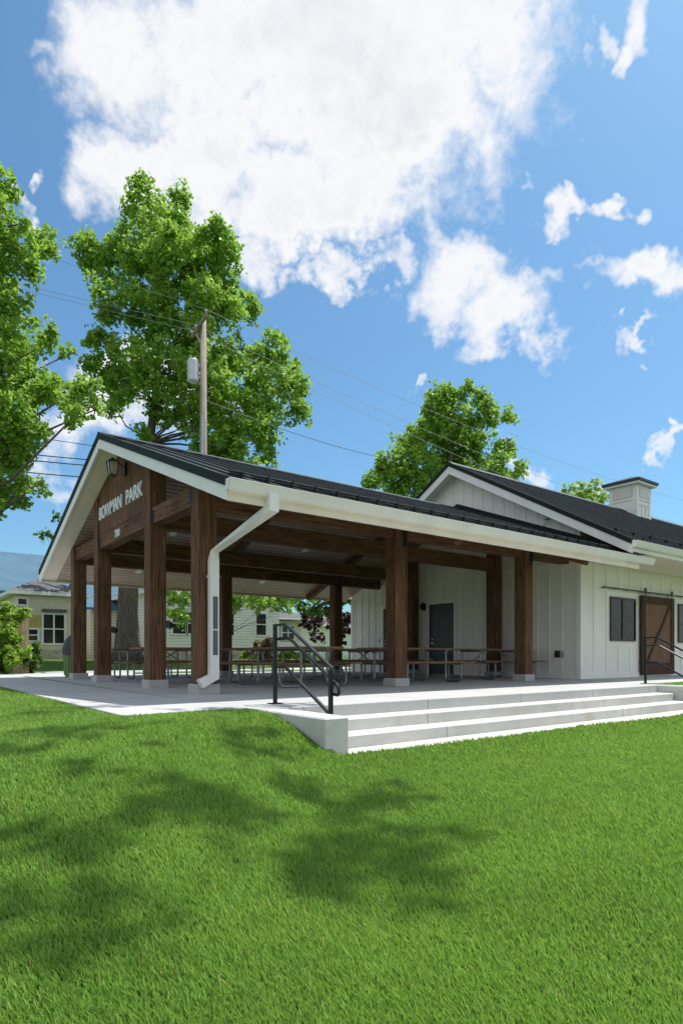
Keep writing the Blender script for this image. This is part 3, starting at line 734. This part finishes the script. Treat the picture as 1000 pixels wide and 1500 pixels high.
# ------------------------------------------------------------------ utility pole and lines
PD = 24; pb = at(298, 960, PD); pb.z = .1
pole = thing('utility_pole', pb, 'weathered wooden utility pole with crossarm and grey transformer, behind the pavilion roof', 'utility pole')
top = at(299, 470, PD); q = MB().tube([(pb.x, pb.y, 0), (pb.x, pb.y, 7), (pb.x, pb.y, top.z)], [.17, .15, .115], 12).build('shaft', 'pole_wood', pole, smooth=True)
pc = Vector((pb.x, pb.y, top.z - .22)); a1 = pc + VR * .29 - VD * .8; a2 = pc - VR * .66 + VD * .8
q = MB().bar(a1, a2, .1, .12)
q.bar(Vector((pb.x, pb.y, top.z - 1.1)), (a2 * .75 + a1 * .25), .03, .05); q.build('crossarm', 'pole_wood', pole)
ins = []
for f in (.02, .7, .97):
    p = a1.lerp(a2, f); MB().tube([p, p + Vector((0, 0, .1)), p + Vector((0, 0, .16)), p + Vector((0, 0, .24))], [.03, .03, .065, .035], 8).build('insulator', 'insulator', pole); ins.append(p + Vector((0, 0, .24)))
tp = at(282, 560, PD); tz0, tz1 = tp.z - .02, at(282, 531, PD).z
tx = pb.x - .36; ty = pb.y + .15
q = MB().tube([(tx, ty, tz0), (tx, ty, tz0 + .03), (tx, ty, tz1), (tx, ty, tz1 + .05), (tx, ty, tz1 + .08)], [.2, .225, .225, .2, .08], 16)
q.bar((tx, ty, tz1 - .15), (pb.x, pb.y, tz1 - .15), .05, .1); q.bar((tx, ty, tz0 + .2), (pb.x, pb.y, tz0 + .2), .05, .1)
for dx in (-.08, .08): q.tube([(tx + dx, ty, tz1 + .04), (tx + dx, ty, tz1 + .2)], .03, 6)
q.build('transformer', 'transformer_grey', pole)
q = MB().tube([(pb.x - .12, pb.y - .15, .2), (pb.x - .12, pb.y - .15, at(290, 610, PD).z)], .05, 8).build('conduit', 'galvanised', pole)
def line(a, b, sag, r, m, label):
    P = []
    for i in range(25):
        t = i / 24; p = a.lerp(b, t); p.z -= sag * 4 * t * (1 - t); P.append(p)
    tag(MB().tube(P, r, 5).build('power_line', m), label, 'power line', 'overhead lines on the utility pole')
ptsL = [at(20, 355, 30), at(0, 406, 31), at(0, 412, 31.6)]; ptsR = [at(1080, 752, 44), at(1080, 790, 47), at(1080, 815, 48)]
nmL = ['upper', 'middle', 'lower']
for k in range(3):
    line(ins[k], ptsL[k] + (ptsL[k] - ins[k]) * .8, .1, .009, 'cable', ['topmost', 'middle', 'lowest'][k] + ' pale wire from the pole leftwards past the tall maple')
    line(ins[k], ptsR[k], .9, .009, 'cable', ['topmost', 'middle', 'lowest'][k] + ' thin wire from the pole rightwards over the building roof')
pm = Vector((pb.x, pb.y, 8.2))
for k, (yl, yr, D) in enumerate(((628, 656, 21), (655, 668, 21), (664, 676, 21.3), (683, 692, 21.5))):
    a = at(-40, yl + (-4 if k == 0 else 0), D + 5); b = at(150, yr, D)
    e = b + (b - a) * .75; e = Vector((pb.x, pb.y, at(298, yr + 15, PD).z))
    line(a, e, .12, .022 if k else .014, 'cable_dark', ['highest thin', 'second', 'third', 'lowest thick'][k] + ' dark cable left of the pavilion gable peak')
line(Vector((pb.x, pb.y, at(298, 585, PD).z)), at(620, 680, 40), .4, .016, 'cable_dark', 'service wire dropping from mid pole towards the tree behind the building')

# ------------------------------------------------------------------ trees
def leaf_cloud(cen, rad, n, size, flat=.75, seed=0):
    g = np.random.default_rng(seed)
    d = g.normal(size=(n, 3)); d /= np.linalg.norm(d, axis=1)[:, None]
    r = g.random(n) ** .5
    ax = g.normal(size=3) + np.array([0, 0, .35]); ax /= np.linalg.norm(ax)
    p = d * r[:, None] * rad * .72
    along = p @ ax; p += np.outer(along * g.uniform(.5, 1.5), ax) + np.outer(along ** 2 / rad, [0, 0, -.25])
    p += cen
    nrm = d * .22 + g.normal(size=(n, 3)) * .6 + np.array([0, 0, .7]); nrm /= np.linalg.norm(nrm, axis=1)[:, None]
    return p, nrm
def leaves(points, normals, size, seed):
    g = np.random.default_rng(seed); n = len(points)
    t = np.cross(normals, g.normal(size=(n, 3))); t /= np.linalg.norm(t, axis=1)[:, None] + 1e-9
    b = np.cross(normals, t); s = (size * g.uniform(.6, 1.35, n))[:, None]
    V = np.stack([points - t * s * .5, points + b * s * .42 - normals * s * .08, points + t * s * .62, points - b * s * .42 - normals * s * .08], 1).reshape(-1, 3)
    Fc = np.arange(n * 4).reshape(-1, 4)
    return V, Fc
def tree(name, label, lobes, trunk, tr, mat_, leaf=.2, clumps=9, per=70, group=None, seed=1, cat='tree', cr=.42, lim=True, limbr=.05, lf=.26):
    """lobes: list of (Vector centre, radius); trunk: polyline; tr: radii"""
    g = np.random.default_rng(seed); rr = random.Random(seed)
    o = thing(name, (trunk[0].x, trunk[0].y, trunk[0].z), label, cat, group)
    q = MB().tube(trunk, tr, 10)
    Ps, Ns = [], []
    for li, (c, r) in enumerate(lobes):
        # limb from the nearest lower trunk point
        if lim:
            cand = [p for p in trunk if p.z < c.z - r * .3] or [trunk[0]]
            i = len(cand) - 1; b0 = trunk[max(0, i)]
            b0 = min(cand[len(cand)//3:], key=lambda p: (p - c).length + abs((c.z - p.z) - (c - p).xy.length) * .4)
            rad0 = tr[trunk.index(b0)] * lf
            mid = b0.lerp(c, .55) + Vector((rr.uniform(-.3, .3), rr.uniform(-.3, .3), -.08 * (c - b0).length))
            q.tube([b0, b0.lerp(mid, .5) + Vector((0, 0, .1)), mid, c], [rad0, rad0 * .8, rad0 * .55, rad0 * .25], 6)
        nc = max(3, int(clumps * (r / 1.5) ** 1.7))
        for k in range(nc):
            d = g.normal(size=3); d /= np.linalg.norm(d); rad = r * (.3 + .55 * g.random() ** .5)
            cc = np.array(c) + d * rad * np.array([1, 1, .9]); ck_ = cr * g.choice([.45, .7, 1.0, 1.35]) * (.55 + .45 * min(r, 2) / 1.5)
            n_ = int(per * g.uniform(.6, 1.3) * (ck_ / cr) ** 1.6)
            p, nn = leaf_cloud(cc, ck_, n_, leaf, .72, int(g.integers(1e9)))
            Ps.append(p); Ns.append(nn)
            if lim and k % 3 == 0:
                q.tube([c, c.lerp(Vector(cc), .5) + Vector((0, 0, -.05 * r)), Vector(cc)], [limbr * .6, limbr * .4, limbr * .2], 4)
    P_, N_ = np.concatenate(Ps), np.concatenate(Ns)
    V, Fc = leaves(P_, N_, leaf, seed)
    q.build('trunk', 'bark', o, smooth=True)
    raw('crown', V, Fc, mat_, o)
    return o
def L_(D, items, jitter=.5, seed=3):
    r = random.Random(seed); out = []
    for (x, y, rad) in items:
        R_ = rad / FPX * D; out.append((at(x, y, D + r.uniform(-1, 1) * jitter * 2.5), R_))
    return out
def gpt(x, D, z=None):
    p = at(x, 900, D); p.z = float(gz(p.x, p.y)) - .1 if z is None else z; return p
# tall maple behind the pavilion
D = 31
lob = [(206,268,17),(200,298,27),(262,288,19),(262,318,28),(225,325,26),(228,298,20),(238,355,34),(240,340,44),(185,355,34),(130,368,28),(160,385,40),(318,345,26),(315,380,40),(265,390,50),(210,400,45),
       (345,440,34),(310,440,45),(160,440,30),(225,460,45),(365,450,18),(280,490,45),(150,500,22),(200,520,34),(160,540,34),(135,495,16),(240,545,45),(300,550,46),(350,520,44),
       (395,520,36),(425,565,30),(430,600,24),(385,580,42),(340,600,46),(290,610,40),(245,600,30),(375,640,34),(330,655,34),(395,668,18),(190,575,32),(165,590,24),
       (420,540,26),(300,660,30),(350,680,22),(215,635,14)]
tree('maple_tree', 'tallest tree, a bright green maple rising behind the pavilion gable and the utility pole', L_(D, lob, 1.0, 5),
     [gpt(186, D), at(187, 950, D), at(187, 900, D), at(190, 820, D), at(204, 730, D), at(219, 650, D), at(227, 590, D), at(232, 520, D), at(240, 430, D), at(236, 370, D)],
     [1.0, .66, .50, .47, .36, .22, .19, .15, .09, .04], 'leaf_maple', .2, 32, 85, None, 11, cr=.55, lf=.28)
# tree at the left edge
D = 25
lob = [(8,275,30),(-30,300,50),(16,330,34),(62,352,26),(-60,350,70),(30,385,36),(-20,420,60),(15,455,40),(-80,470,70),(20,520,38),(-30,540,60),(60,555,34),(0,600,50),(95,575,34),
       (130,560,24),(140,600,24),(110,610,24),(45,625,26),(15,660,34),(-60,640,60),(10,705,30),(60,705,16),(-30,720,50),(100,520,18),(75,500,26),(-120,420,90),(-130,580,80),(15,510,40),(10,560,50),(40,640,36),(0,660,44),(20,720,30),(50,590,30),(68,365,18)]
tree('maple_tree', 'bright green maple cut off by the left edge of the photo', L_(D, lob, 1.0, 8),
     [gpt(-90, D), at(-92, 850, D), at(-88, 760, D), at(-80, 660, D), at(-70, 560, D), at(-60, 450, D), at(-50, 350, D)], [.6, .42, .38, .33, .26, .18, .08], 'leaf_maple', .18, 28, 85, None, 21, cr=.5, lf=.32)
# behind the building
D = 42
lob = [(648,580,26),(690,572,22),(640,605,30),(672,620,34),(714,600,24),(742,615,15),(618,635,28),(655,655,36),(700,650,26),(600,655,24),(735,655,18),(755,690,16),(725,690,22),
       (575,680,30),(610,690,34),(550,700,22),(650,700,40),(690,690,34),(540,715,14),(590,720,30),(635,740,36)]
tree('cottonwood_tree', 'mid-sized green tree rising behind the white gable of the building', L_(D, lob, .9, 4),
     [gpt(655, D), at(656, 860, D), at(655, 780, D), at(657, 700, D), at(662, 650, D)], [.5, .38, .33, .22, .1], 'leaf_maple', .23, 26, 80, None, 31, cr=.62)
D = 60
tree('small_tree', 'small pale green treetop just left of the roof cupola', L_(D, [(845,715,16),(865,712,17),(880,722,13),(830,722,11),(855,735,20),(880,745,16)], .5, 4),
     [gpt(860, D), at(860, 850, D), at(860, 740, D)], [.4, .3, .15], 'leaf_bright', .34, 8, 60, None, 41, cr=.8)
D = 34
tree('small_tree', 'thin leafy tree top poking out beside the left roof edge of the pavilion', L_(D, [(72,776,13),(88,768,12),(60,783,8),(100,775,16),(85,795,12),(110,800,18)], .3, 4),
     [gpt(120, D), at(118, 880, D), at(108, 810, D), at(90, 785, D)], [.2, .14, .09, .04], 'leaf_dark', .2, 8, 45, None, 43, cr=.45)
# seen through the pavilion
def gtree(label, D, items, tx, m, leaf, seed, name='small_tree', cr=.4, per=90, clumps=34, r0=.07):
    return tree(name, label, L_(D, items, .6, seed), [gpt(tx, D), at(tx + 1, 930, D), at(tx, 900, D), at(tx - 2, 870, D)], [r0, r0 * .8, r0 * .6, r0 * .35], m, leaf, clumps, per, None, seed, cr=cr)
gtree('low branching green tree seen under the roof left of the white downspout', 27, [(255,865,26),(285,860,30),(262,895,18),(235,855,24),(275,905,12),(222,870,12),(300,850,40)], 300, 'leaf_maple', .17, 51)
gtree('green tree hanging over the white house, framed by the pavilion posts', 28, [(345,860,30),(370,868,30),(400,862,34),(425,868,22),(352,890,16),(380,893,14),(410,885,16),(445,862,26),(340,850,40)], 331, 'leaf_maple', .17, 52)
gtree('darker green tree behind the slim back post of the pavilion', 33, [(470,865,30),(500,870,24),(455,885,22),(490,890,22),(515,850,30)], 487, 'leaf_dark', .2, 53)
gtree('purple-leaved small tree between the white house and the building wall', 36, [(455,912,20),(480,910,22),(505,915,20),(462,932,13),(500,935,14),(520,905,20)], 489, 'leaf_purple', .2, 54, name='purple_tree')
# the lawn's own shade tree, rooted out of frame to the right; its shadow falls over the grass
def V3(x, y, z): return Vector((x, y, z))
sh = []
for (gx, gy_, r_) in [(60,1120,.5),(20,1190,.6),(130,1100,.4),(250,1130,.45),(330,1160,.5),(380,1110,.35),(210,1215,.5),(330,1230,.45),(440,1210,.45),(500,1195,.4),(570,1235,.35),(600,1290,.3),(540,1300,.3),
                      (60,1270,.5),(160,1290,.4),(400,1290,.4),(300,1310,.35),(40,1370,.4),(470,1260,.35),(140,1400,.25)]:
    D_ = 1.2 * FPX / (gy_ - HY); g_ = at(gx, gy_, D_); h_ = random.uniform(14.5, 17)
    while True:
        c_ = g_ + SUN * (h_ / SUN.z); dd = (c_ - CAM).dot(VD)
        if HY - (c_.z - CAM.z - r_ * 2) / max(dd - r_, .5) * FPX < -60 and dd > 0 or dd <= 0: break
        h_ += .3
    sh.append((c_, r_ * 1.45))
sh += [(V3(-1.2,-13.6,14.6),1.7),(V3(-3.4,-13.0,12.4),1.6),(V3(-2.2,-15,14),1.8),(V3(-.6,-15.4,12),1.6),(V3(-4.2,-15,12.5),1.6),(V3(-2.4,-13.6,15.5),1.6)]
tree('maple_tree', 'large maple out of frame behind the viewpoint, its branches shading the lawn', sh,
     [V3(-2.4,-14,-1), V3(-2.4,-14,1), V3(-2.3,-13.8,4), V3(-2,-13.2,7.5), V3(-1,-11.6,12.3), V3(.2,-10.4,14.4)], [.6, .45, .38, .3, .12, .06], 'leaf_maple', .17, 16, 30, None, 61, cr=.42, limbr=.012, lf=.07)
# far tree line behind the houses, one tree each
for i, (px, D, w, hh) in enumerate([(-160,75,60,70),(-60,80,60,62),(150,85,70,72),(330,82,60,66),(470,80,55,60),(560,78,50,62),(1100,85,70,66),(1230,80,70,80)]):
    items = [(px + dx, 955 - hh * f, w * k) for dx, f, k in ((0, .35, .5), (-w*.35, .45, .4), (w*.35, .5, .4), (0, .8, .4), (w*.2, .75, .35), (-w*.25, .8, .3))]
    tree('background_tree', ['round green tree far off beyond the left edge', 'round green tree far beyond the vine hedge', 'distant green tree behind the small white house', 'distant green tree behind the white clapboard house', 'distant green tree behind the purple-leaved tree', 'distant green tree hidden behind the building wall', 'distant green tree beyond the far end of the building', 'tall distant green tree past the right edge'][i],
         L_(D, items, .5, i), [gpt(px, D), at(px, 930, D), at(px, 900, D)], [.4, .3, .2], 'leaf_dark', .5, 3, 40, 'distant trees behind the houses', 70 + i, cr=1.0, lim=False)

# ------------------------------------------------------------------ shrubs
def shrub(label, D, items, m, leaf, seed, name='shrub', per=60, clumps=14, cr=.22, group=None):
    b = gpt(items[0][0], D)
    return tree(name, label, L_(D, items, .15, seed), [b, b + Vector((0, 0, .25)), b + Vector((.03, 0, .6))], [.04, .03, .02], m, leaf, clumps, per, group, seed, 'shrub', cr=cr, lim=False)
shrub('tall leafy green hedge shrub climbing the tan fence at the far left edge', 20, [(10,895,14),(2,920,20),(16,932,15),(6,950,20),(0,968,20),(16,968,12),(38,955,5),(-20,930,40),(-24,965,30),(30,900,10)], 'leaf_bright', .11, 81, per=170, clumps=330)
shrub('low dark green vine at the foot of the yellow house', 21, [(45,965,12),(52,950,8),(42,975,10),(58,968,6)], 'leaf_dark', .09, 82, per=130, clumps=400)
shrub('dry brown bush against the white house foundation', 34, [(388,950,14),(380,945,10),(394,940,9),(386,958,13),(374,956,8)], 'leaf_brown', .12, 83, per=110, clumps=200)
shrub('low light green plant beside the brown bush', 34, [(365,957,8),(358,959,6),(372,960,6)], 'leaf_bright', .1, 84, per=100, clumps=200)
shrub('green bush beyond the lower handrail at the white house porch', 33, [(424,958,9),(414,960,8),(436,960,8),(448,961,7)], 'leaf_maple', .1, 85, per=100, clumps=200)
# ------------------------------------------------------------------ houses (axes along X and Y)
def house_box(o, x0, x1, y0, y1, z0, z1, m): return MB().box(x0, x1, y0, y1, z0, z1).build('wall', m, o)
def xat(px, y):       # X where the sight line through photo column px meets the plane Y=y
    t = (px - 500) / FPX; dy = y - CAM.y; return CAM.x + dy * (t * math.cos(TH) + math.sin(TH)) / (math.cos(TH) - t * math.sin(TH))
def zat(px, py, y):
    x = xat(px, y); D = (x - CAM.x) * VD.x + (y - CAM.y) * VD.y; return CAM.z + (HY - py) / FPX * D
def hwin(o, px0, px1, py0, py1, y, m='window_glass', rails=1):
    x0, x1 = xat(px0, y), xat(px1, y); z0, z1 = zat(px0, py1, y), zat(px0, py0, y)
    w = MB(); t = .1
    w.box(x0 - t, x0, y - .06, y, z0 - t, z1 + t); w.box(x1, x1 + t, y - .06, y, z0 - t, z1 + t); w.box(x0, x1, y - .06, y, z1, z1 + t); w.box(x0 - .02, x1 + .02, y - .09, y, z0 - t, z0)
    if rails: w.box(x0, x1, y - .04, y, (z0 + z1) / 2 - .03, (z0 + z1) / 2 + .03)
    if rails > 1: w.box((x0 + x1) / 2 - .04, (x0 + x1) / 2 + .04, y - .05, y, z0, z1)
    f = w.build('window', 'white_paint', o); MB().box(x0, x1, y - .025, y - .002, z0, z1).build('pane', m, f)
def hip(o, x0, x1, y0, y1, z, h, m, ov=.5):
    x0 -= ov; x1 += ov; y0 -= ov; y1 += ov; k = min(x1 - x0, y1 - y0) / 2
    if x1 - x0 > y1 - y0: a, b = (x0 + k, (y0 + y1) / 2, z + h), (x1 - k, (y0 + y1) / 2, z + h)
    else: a, b = ((x0 + x1) / 2, y0 + k, z + h), ((x0 + x1) / 2, y1 - k, z + h)
    q = MB().add([(x0, y0, z), (x1, y0, z), (x1, y1, z), (x0, y1, z), a, b],
                 [(0, 1, 5, 4), (1, 2, 5), (2, 3, 4, 5), (3, 0, 4), (3, 2, 1, 0)] if x1 - x0 > y1 - y0 else [(0, 1, 4), (1, 2, 5, 4), (2, 3, 5), (3, 0, 4, 5), (3, 2, 1, 0)])
    q.build('roof', m, o); MB().box(x0, x1, y0, y1, z - .18, z - .003).build('fascia', 'white_paint', o)
HY_ = 25.5
x0, x1 = xat(222, HY_), xat(408, HY_); g0 = .38
wh = thing('clapboard_house', ((x0 + x1) / 2, HY_ + 4, g0), 'white clapboard house on a stone foundation seen between the pavilion posts', 'house')
MB().box(x0, x1, HY_ + .03, HY_ + 9, g0 - .5, .98).build('foundation', 'foundation', wh)
house_box(wh, x0 - .03, x1 + .03, HY_, HY_ + 9.03, .98, 4.1, 'clapboard'); hip(wh, x0, x1, HY_, HY_ + 9, 4.28, 2.2, 'shingle')
for a, b, c, d, r_ in ((253, 272, 897, 928, 1), (275, 290, 897, 928, 1), (318, 342, 897, 930, 1), (375, 389, 899, 930, 1)): hwin(wh, a, b, c, d, HY_, rails=r_)
y2 = HY_ + 1.5; xa, xb = xat(409, y2), xat(441, y2)
MB().box(xa - .3, xb, y2, y2 + 6, g0 - .3, 2.95).build('porch_wall', 'tan_wall', wh)
MB().box(xa, xb - .1, y2 - .04, y2, g0 + .1, 1.5).build('porch_panel', 'white_paint', wh)
hwin(wh, 413, 430, 917, 936, y2 - .041, rails=2)
q = MB().prism([(xa - 1, y2 - 1.0, 3.0), (xb + 1.2, y2 - 1.0, 3.0), (xb + 1.2, y2 + 6, 3.0), (xa - 1, y2 + 6, 3.0)], (0, 0, .14)).build('porch_fascia', 'white_paint', wh)
MB().add([(xa - 1, y2 - 1, 3.145), (xb + 1.2, y2 - 1, 3.145), (xb + 1.2, y2 + 6, 3.145), (xa - 1, y2 + 6, 3.145), (xa - 1, y2 + 3, 4.1), (xb - 1.2, y2 + 3, 4.1)], [(0, 1, 5, 4), (1, 2, 5), (2, 3, 4, 5), (3, 0, 4), (3, 2, 1, 0)]).build('porch_roof', 'shingle', wh)
# white outbuilding at the right, beyond the purple tree
y3 = 33; xa, xb = xat(440, y3), xat(560, y3)
ob = thing('garage', ((xa + xb) / 2, y3 + 3, .4), 'low white garage behind the purple-leaved tree', 'garage')
house_box(ob, xa, xb, y3, y3 + 7, .2, 3.0, 'clapboard'); hip(ob, xa, xb, y3, y3 + 7, 3.18, 1.5, 'shingle')
# small white house behind the maple trunk
y4 = 31; xa, xb = xat(133, y4), xat(216, y4)
h2 = thing('small_house', ((xa + xb) / 2, y4 + 3, .4), 'small white clapboard house with blue-grey roof behind the maple trunk', 'house')
house_box(h2, xa, xb, y4, y4 + 6, .2, 3.6, 'clapboard')
MB().prism([(xa - .4, y4 - .5, 3.55), (xa - .4, y4 + 3, 5.6), (xa - .4, y4 + 6.5, 3.55), (xa - .4, y4 + 6.5, 3.4), (xa - .4, y4 + 3, 5.45), (xa - .4, y4 - .5, 3.4)], (xb - xa + .8, 0, 0)).build('roof', 'blue_metal_roof', h2)
hwin(h2, 205, 210, 925, 945, y4)
# yellow house on the left
y5 = 27; xa, xb = xat(24, y5), xat(118, y5)
yh = thing('yellow_house', ((xa + xb) / 2, y5 + 3, .4), 'tan and yellow single-storey house with dark shingle roof at the far left', 'house')
zt5 = zat(60, 873, y5)
house_box(yh, xa, xb, y5, y5 + 7, .1, zt5, 'tan_wall')
MB().box(xat(38, y5), xat(60, y5), y5 - .06, y5 - .002, zat(40, 918, y5), zat(40, 900, y5)).build('wall_panel', 'yellow_panel', yh)
MB().box(xat(24, y5), xat(118, y5), y5 - .05, y5 - .002, .2, zat(60, 951, y5)).build('base_wall', 'foundation', yh)
hwin(yh, 64, 94, 900, 942, y5, rails=2); hwin(yh, 37, 55, 922, 938, y5); hwin(yh, 27, 39, 877, 885, y5, rails=0)
MB().box(xat(61, y5), xat(97, y5), y5 - .25, y5 - .1, zat(62, 896, y5), zat(62, 892, y5)).build('window_hood', 'shingle', yh)
hip(yh, xa, xb, y5, y5 + 7, zt5 + .2, 1.0, 'shingle', .4)
q = MB(); q.box(xat(70, y5 + 2), xat(76, y5 + 2), y5 + 2, y5 + 2.5, zt5, zt5 + 1.3); q.build('chimney', 'foundation', yh)
# large blue-grey roofed hall behind it
y6 = 40; xa, xb = xat(-60, y6), xat(118, y6); zt6 = zat(40, 868, y6); zr6 = zat(40, 803, y6)
bh = thing('large_hall', ((xa + xb) / 2, y6 + 6, .4), 'large hall with a broad smooth blue-grey metal roof behind the yellow house', 'building')
house_box(bh, xa, xb, y6, y6 + 14, .1, zt6, 'white_siding')
zr = zt6 + (zr6 - zt6) * 1.2
MB().prism([(xa - .5, y6 - .6, zt6), (xa - .5, y6 + 7, zr), (xa - .5, y6 + 14.6, zt6), (xa - .5, y6 + 14.6, zt6 - .2), (xa - .5, y6 + 7, zr - .2), (xa - .5, y6 - .6, zt6 - .2)], (xb - xa + 1, 0, 0)).build('roof', 'blue_metal_roof', bh)
# tan fence panel in the hedge
p = gpt(30, 20.5); q = MB()
for i in range(4): q.box(p.x - .25 + i * .13, p.x - .25 + i * .13 + .12, p.y - .02, p.y + .02, p.z, p.z + 2.1)
fn = thing('fence_panel', p, 'narrow tan wooden fence panel half buried in the hedge', 'fence')
q.build('boards', 'tan_fence', fn)
MB().box(p.x - .06, p.x + .04, p.y + .021, p.y + .12, p.z, p.z + 2.0).build('fence_post', 'tan_fence', fn)

# ------------------------------------------------------------------ grass blades (one uncountable mass)
def hardmask(x, y):
    a = (x > -2.03) & (x < 27) & (y > -2.62) & (y < 10.7)
    b = (x > -.62) & (x < 8.82) & (y > -4.27)  & (y < 0)
    c = (x > -.6) & (x < 8.45) & (y > -2.9) & (y < 0)
    e = (x > 8.4) & (x < 8.82) & (y > -5.6) & (y < 0)
    f = (x > 8.82) & (y > -2.42) & (y < 10.7)
    a = (x > -2.03) & (x <= 8.82) & (y > -2.64) & (y < 10.7)
    return a | b | c | e | f
NB = 1080000
ang = rng.uniform(-R(52), R(52), NB); rr_ = 1.25 + (rng.random(NB) ** 1.25) * 17
px = CAM.x + rr_ * np.sin(TH + ang); py = CAM.y + rr_ * np.cos(TH + ang)
k = ~hardmask(px, py) & (rr_ < 19); px, py, rr_ = px[k], py[k], rr_[k]; n = len(px)
pz = gz(px, py) - .006
pat = .5 + .5 * np.sin(px * 2.1 + 1.3 * np.sin(py * 1.7)) * np.sin(py * 2.7 + 1.1 * np.sin(px * 2.3))
hgt = rng.uniform(.03, .056, n) * (.85 + .3 * pat)
wid = .0030 + .00066 * rr_
th_ = rng.uniform(0, 2 * np.pi, n); ln = rng.uniform(.1, .6, n) * hgt; la = rng.normal(2.2, 1.1, n)
dx, dy = np.cos(th_) * wid, np.sin(th_) * wid; lx, ly = np.cos(la) * ln, np.sin(la) * ln
base = np.stack([px, py, pz], -1)
v0 = base + np.stack([dx, dy, 0 * dx], -1); v1 = base - np.stack([dx, dy, 0 * dx], -1)
v2 = base + np.stack([dx * .75 + lx * .4, dy * .75 + ly * .4, hgt * .6], -1); v3 = base + np.stack([-dx * .75 + lx * .4, -dy * .75 + ly * .4, hgt * .6], -1)
v4 = base + np.stack([lx * 1.2, ly * 1.2, hgt], -1)
V = np.stack([v0, v1, v2, v3, v4], 1).reshape(-1, 3); i5 = np.arange(n)[:, None] * 5
Fg = np.concatenate([i5 + np.array([[0, 1, 3]]), i5 + np.array([[0, 3, 2]]), i5 + np.array([[2, 3, 4]])], 1).reshape(-1, 3)
gb = raw('grass', V, Fg, 'grass_blade'); tag(gb, 'bright green mown lawn grass covering the foreground up to the patio', 'grass', kind='stuff')
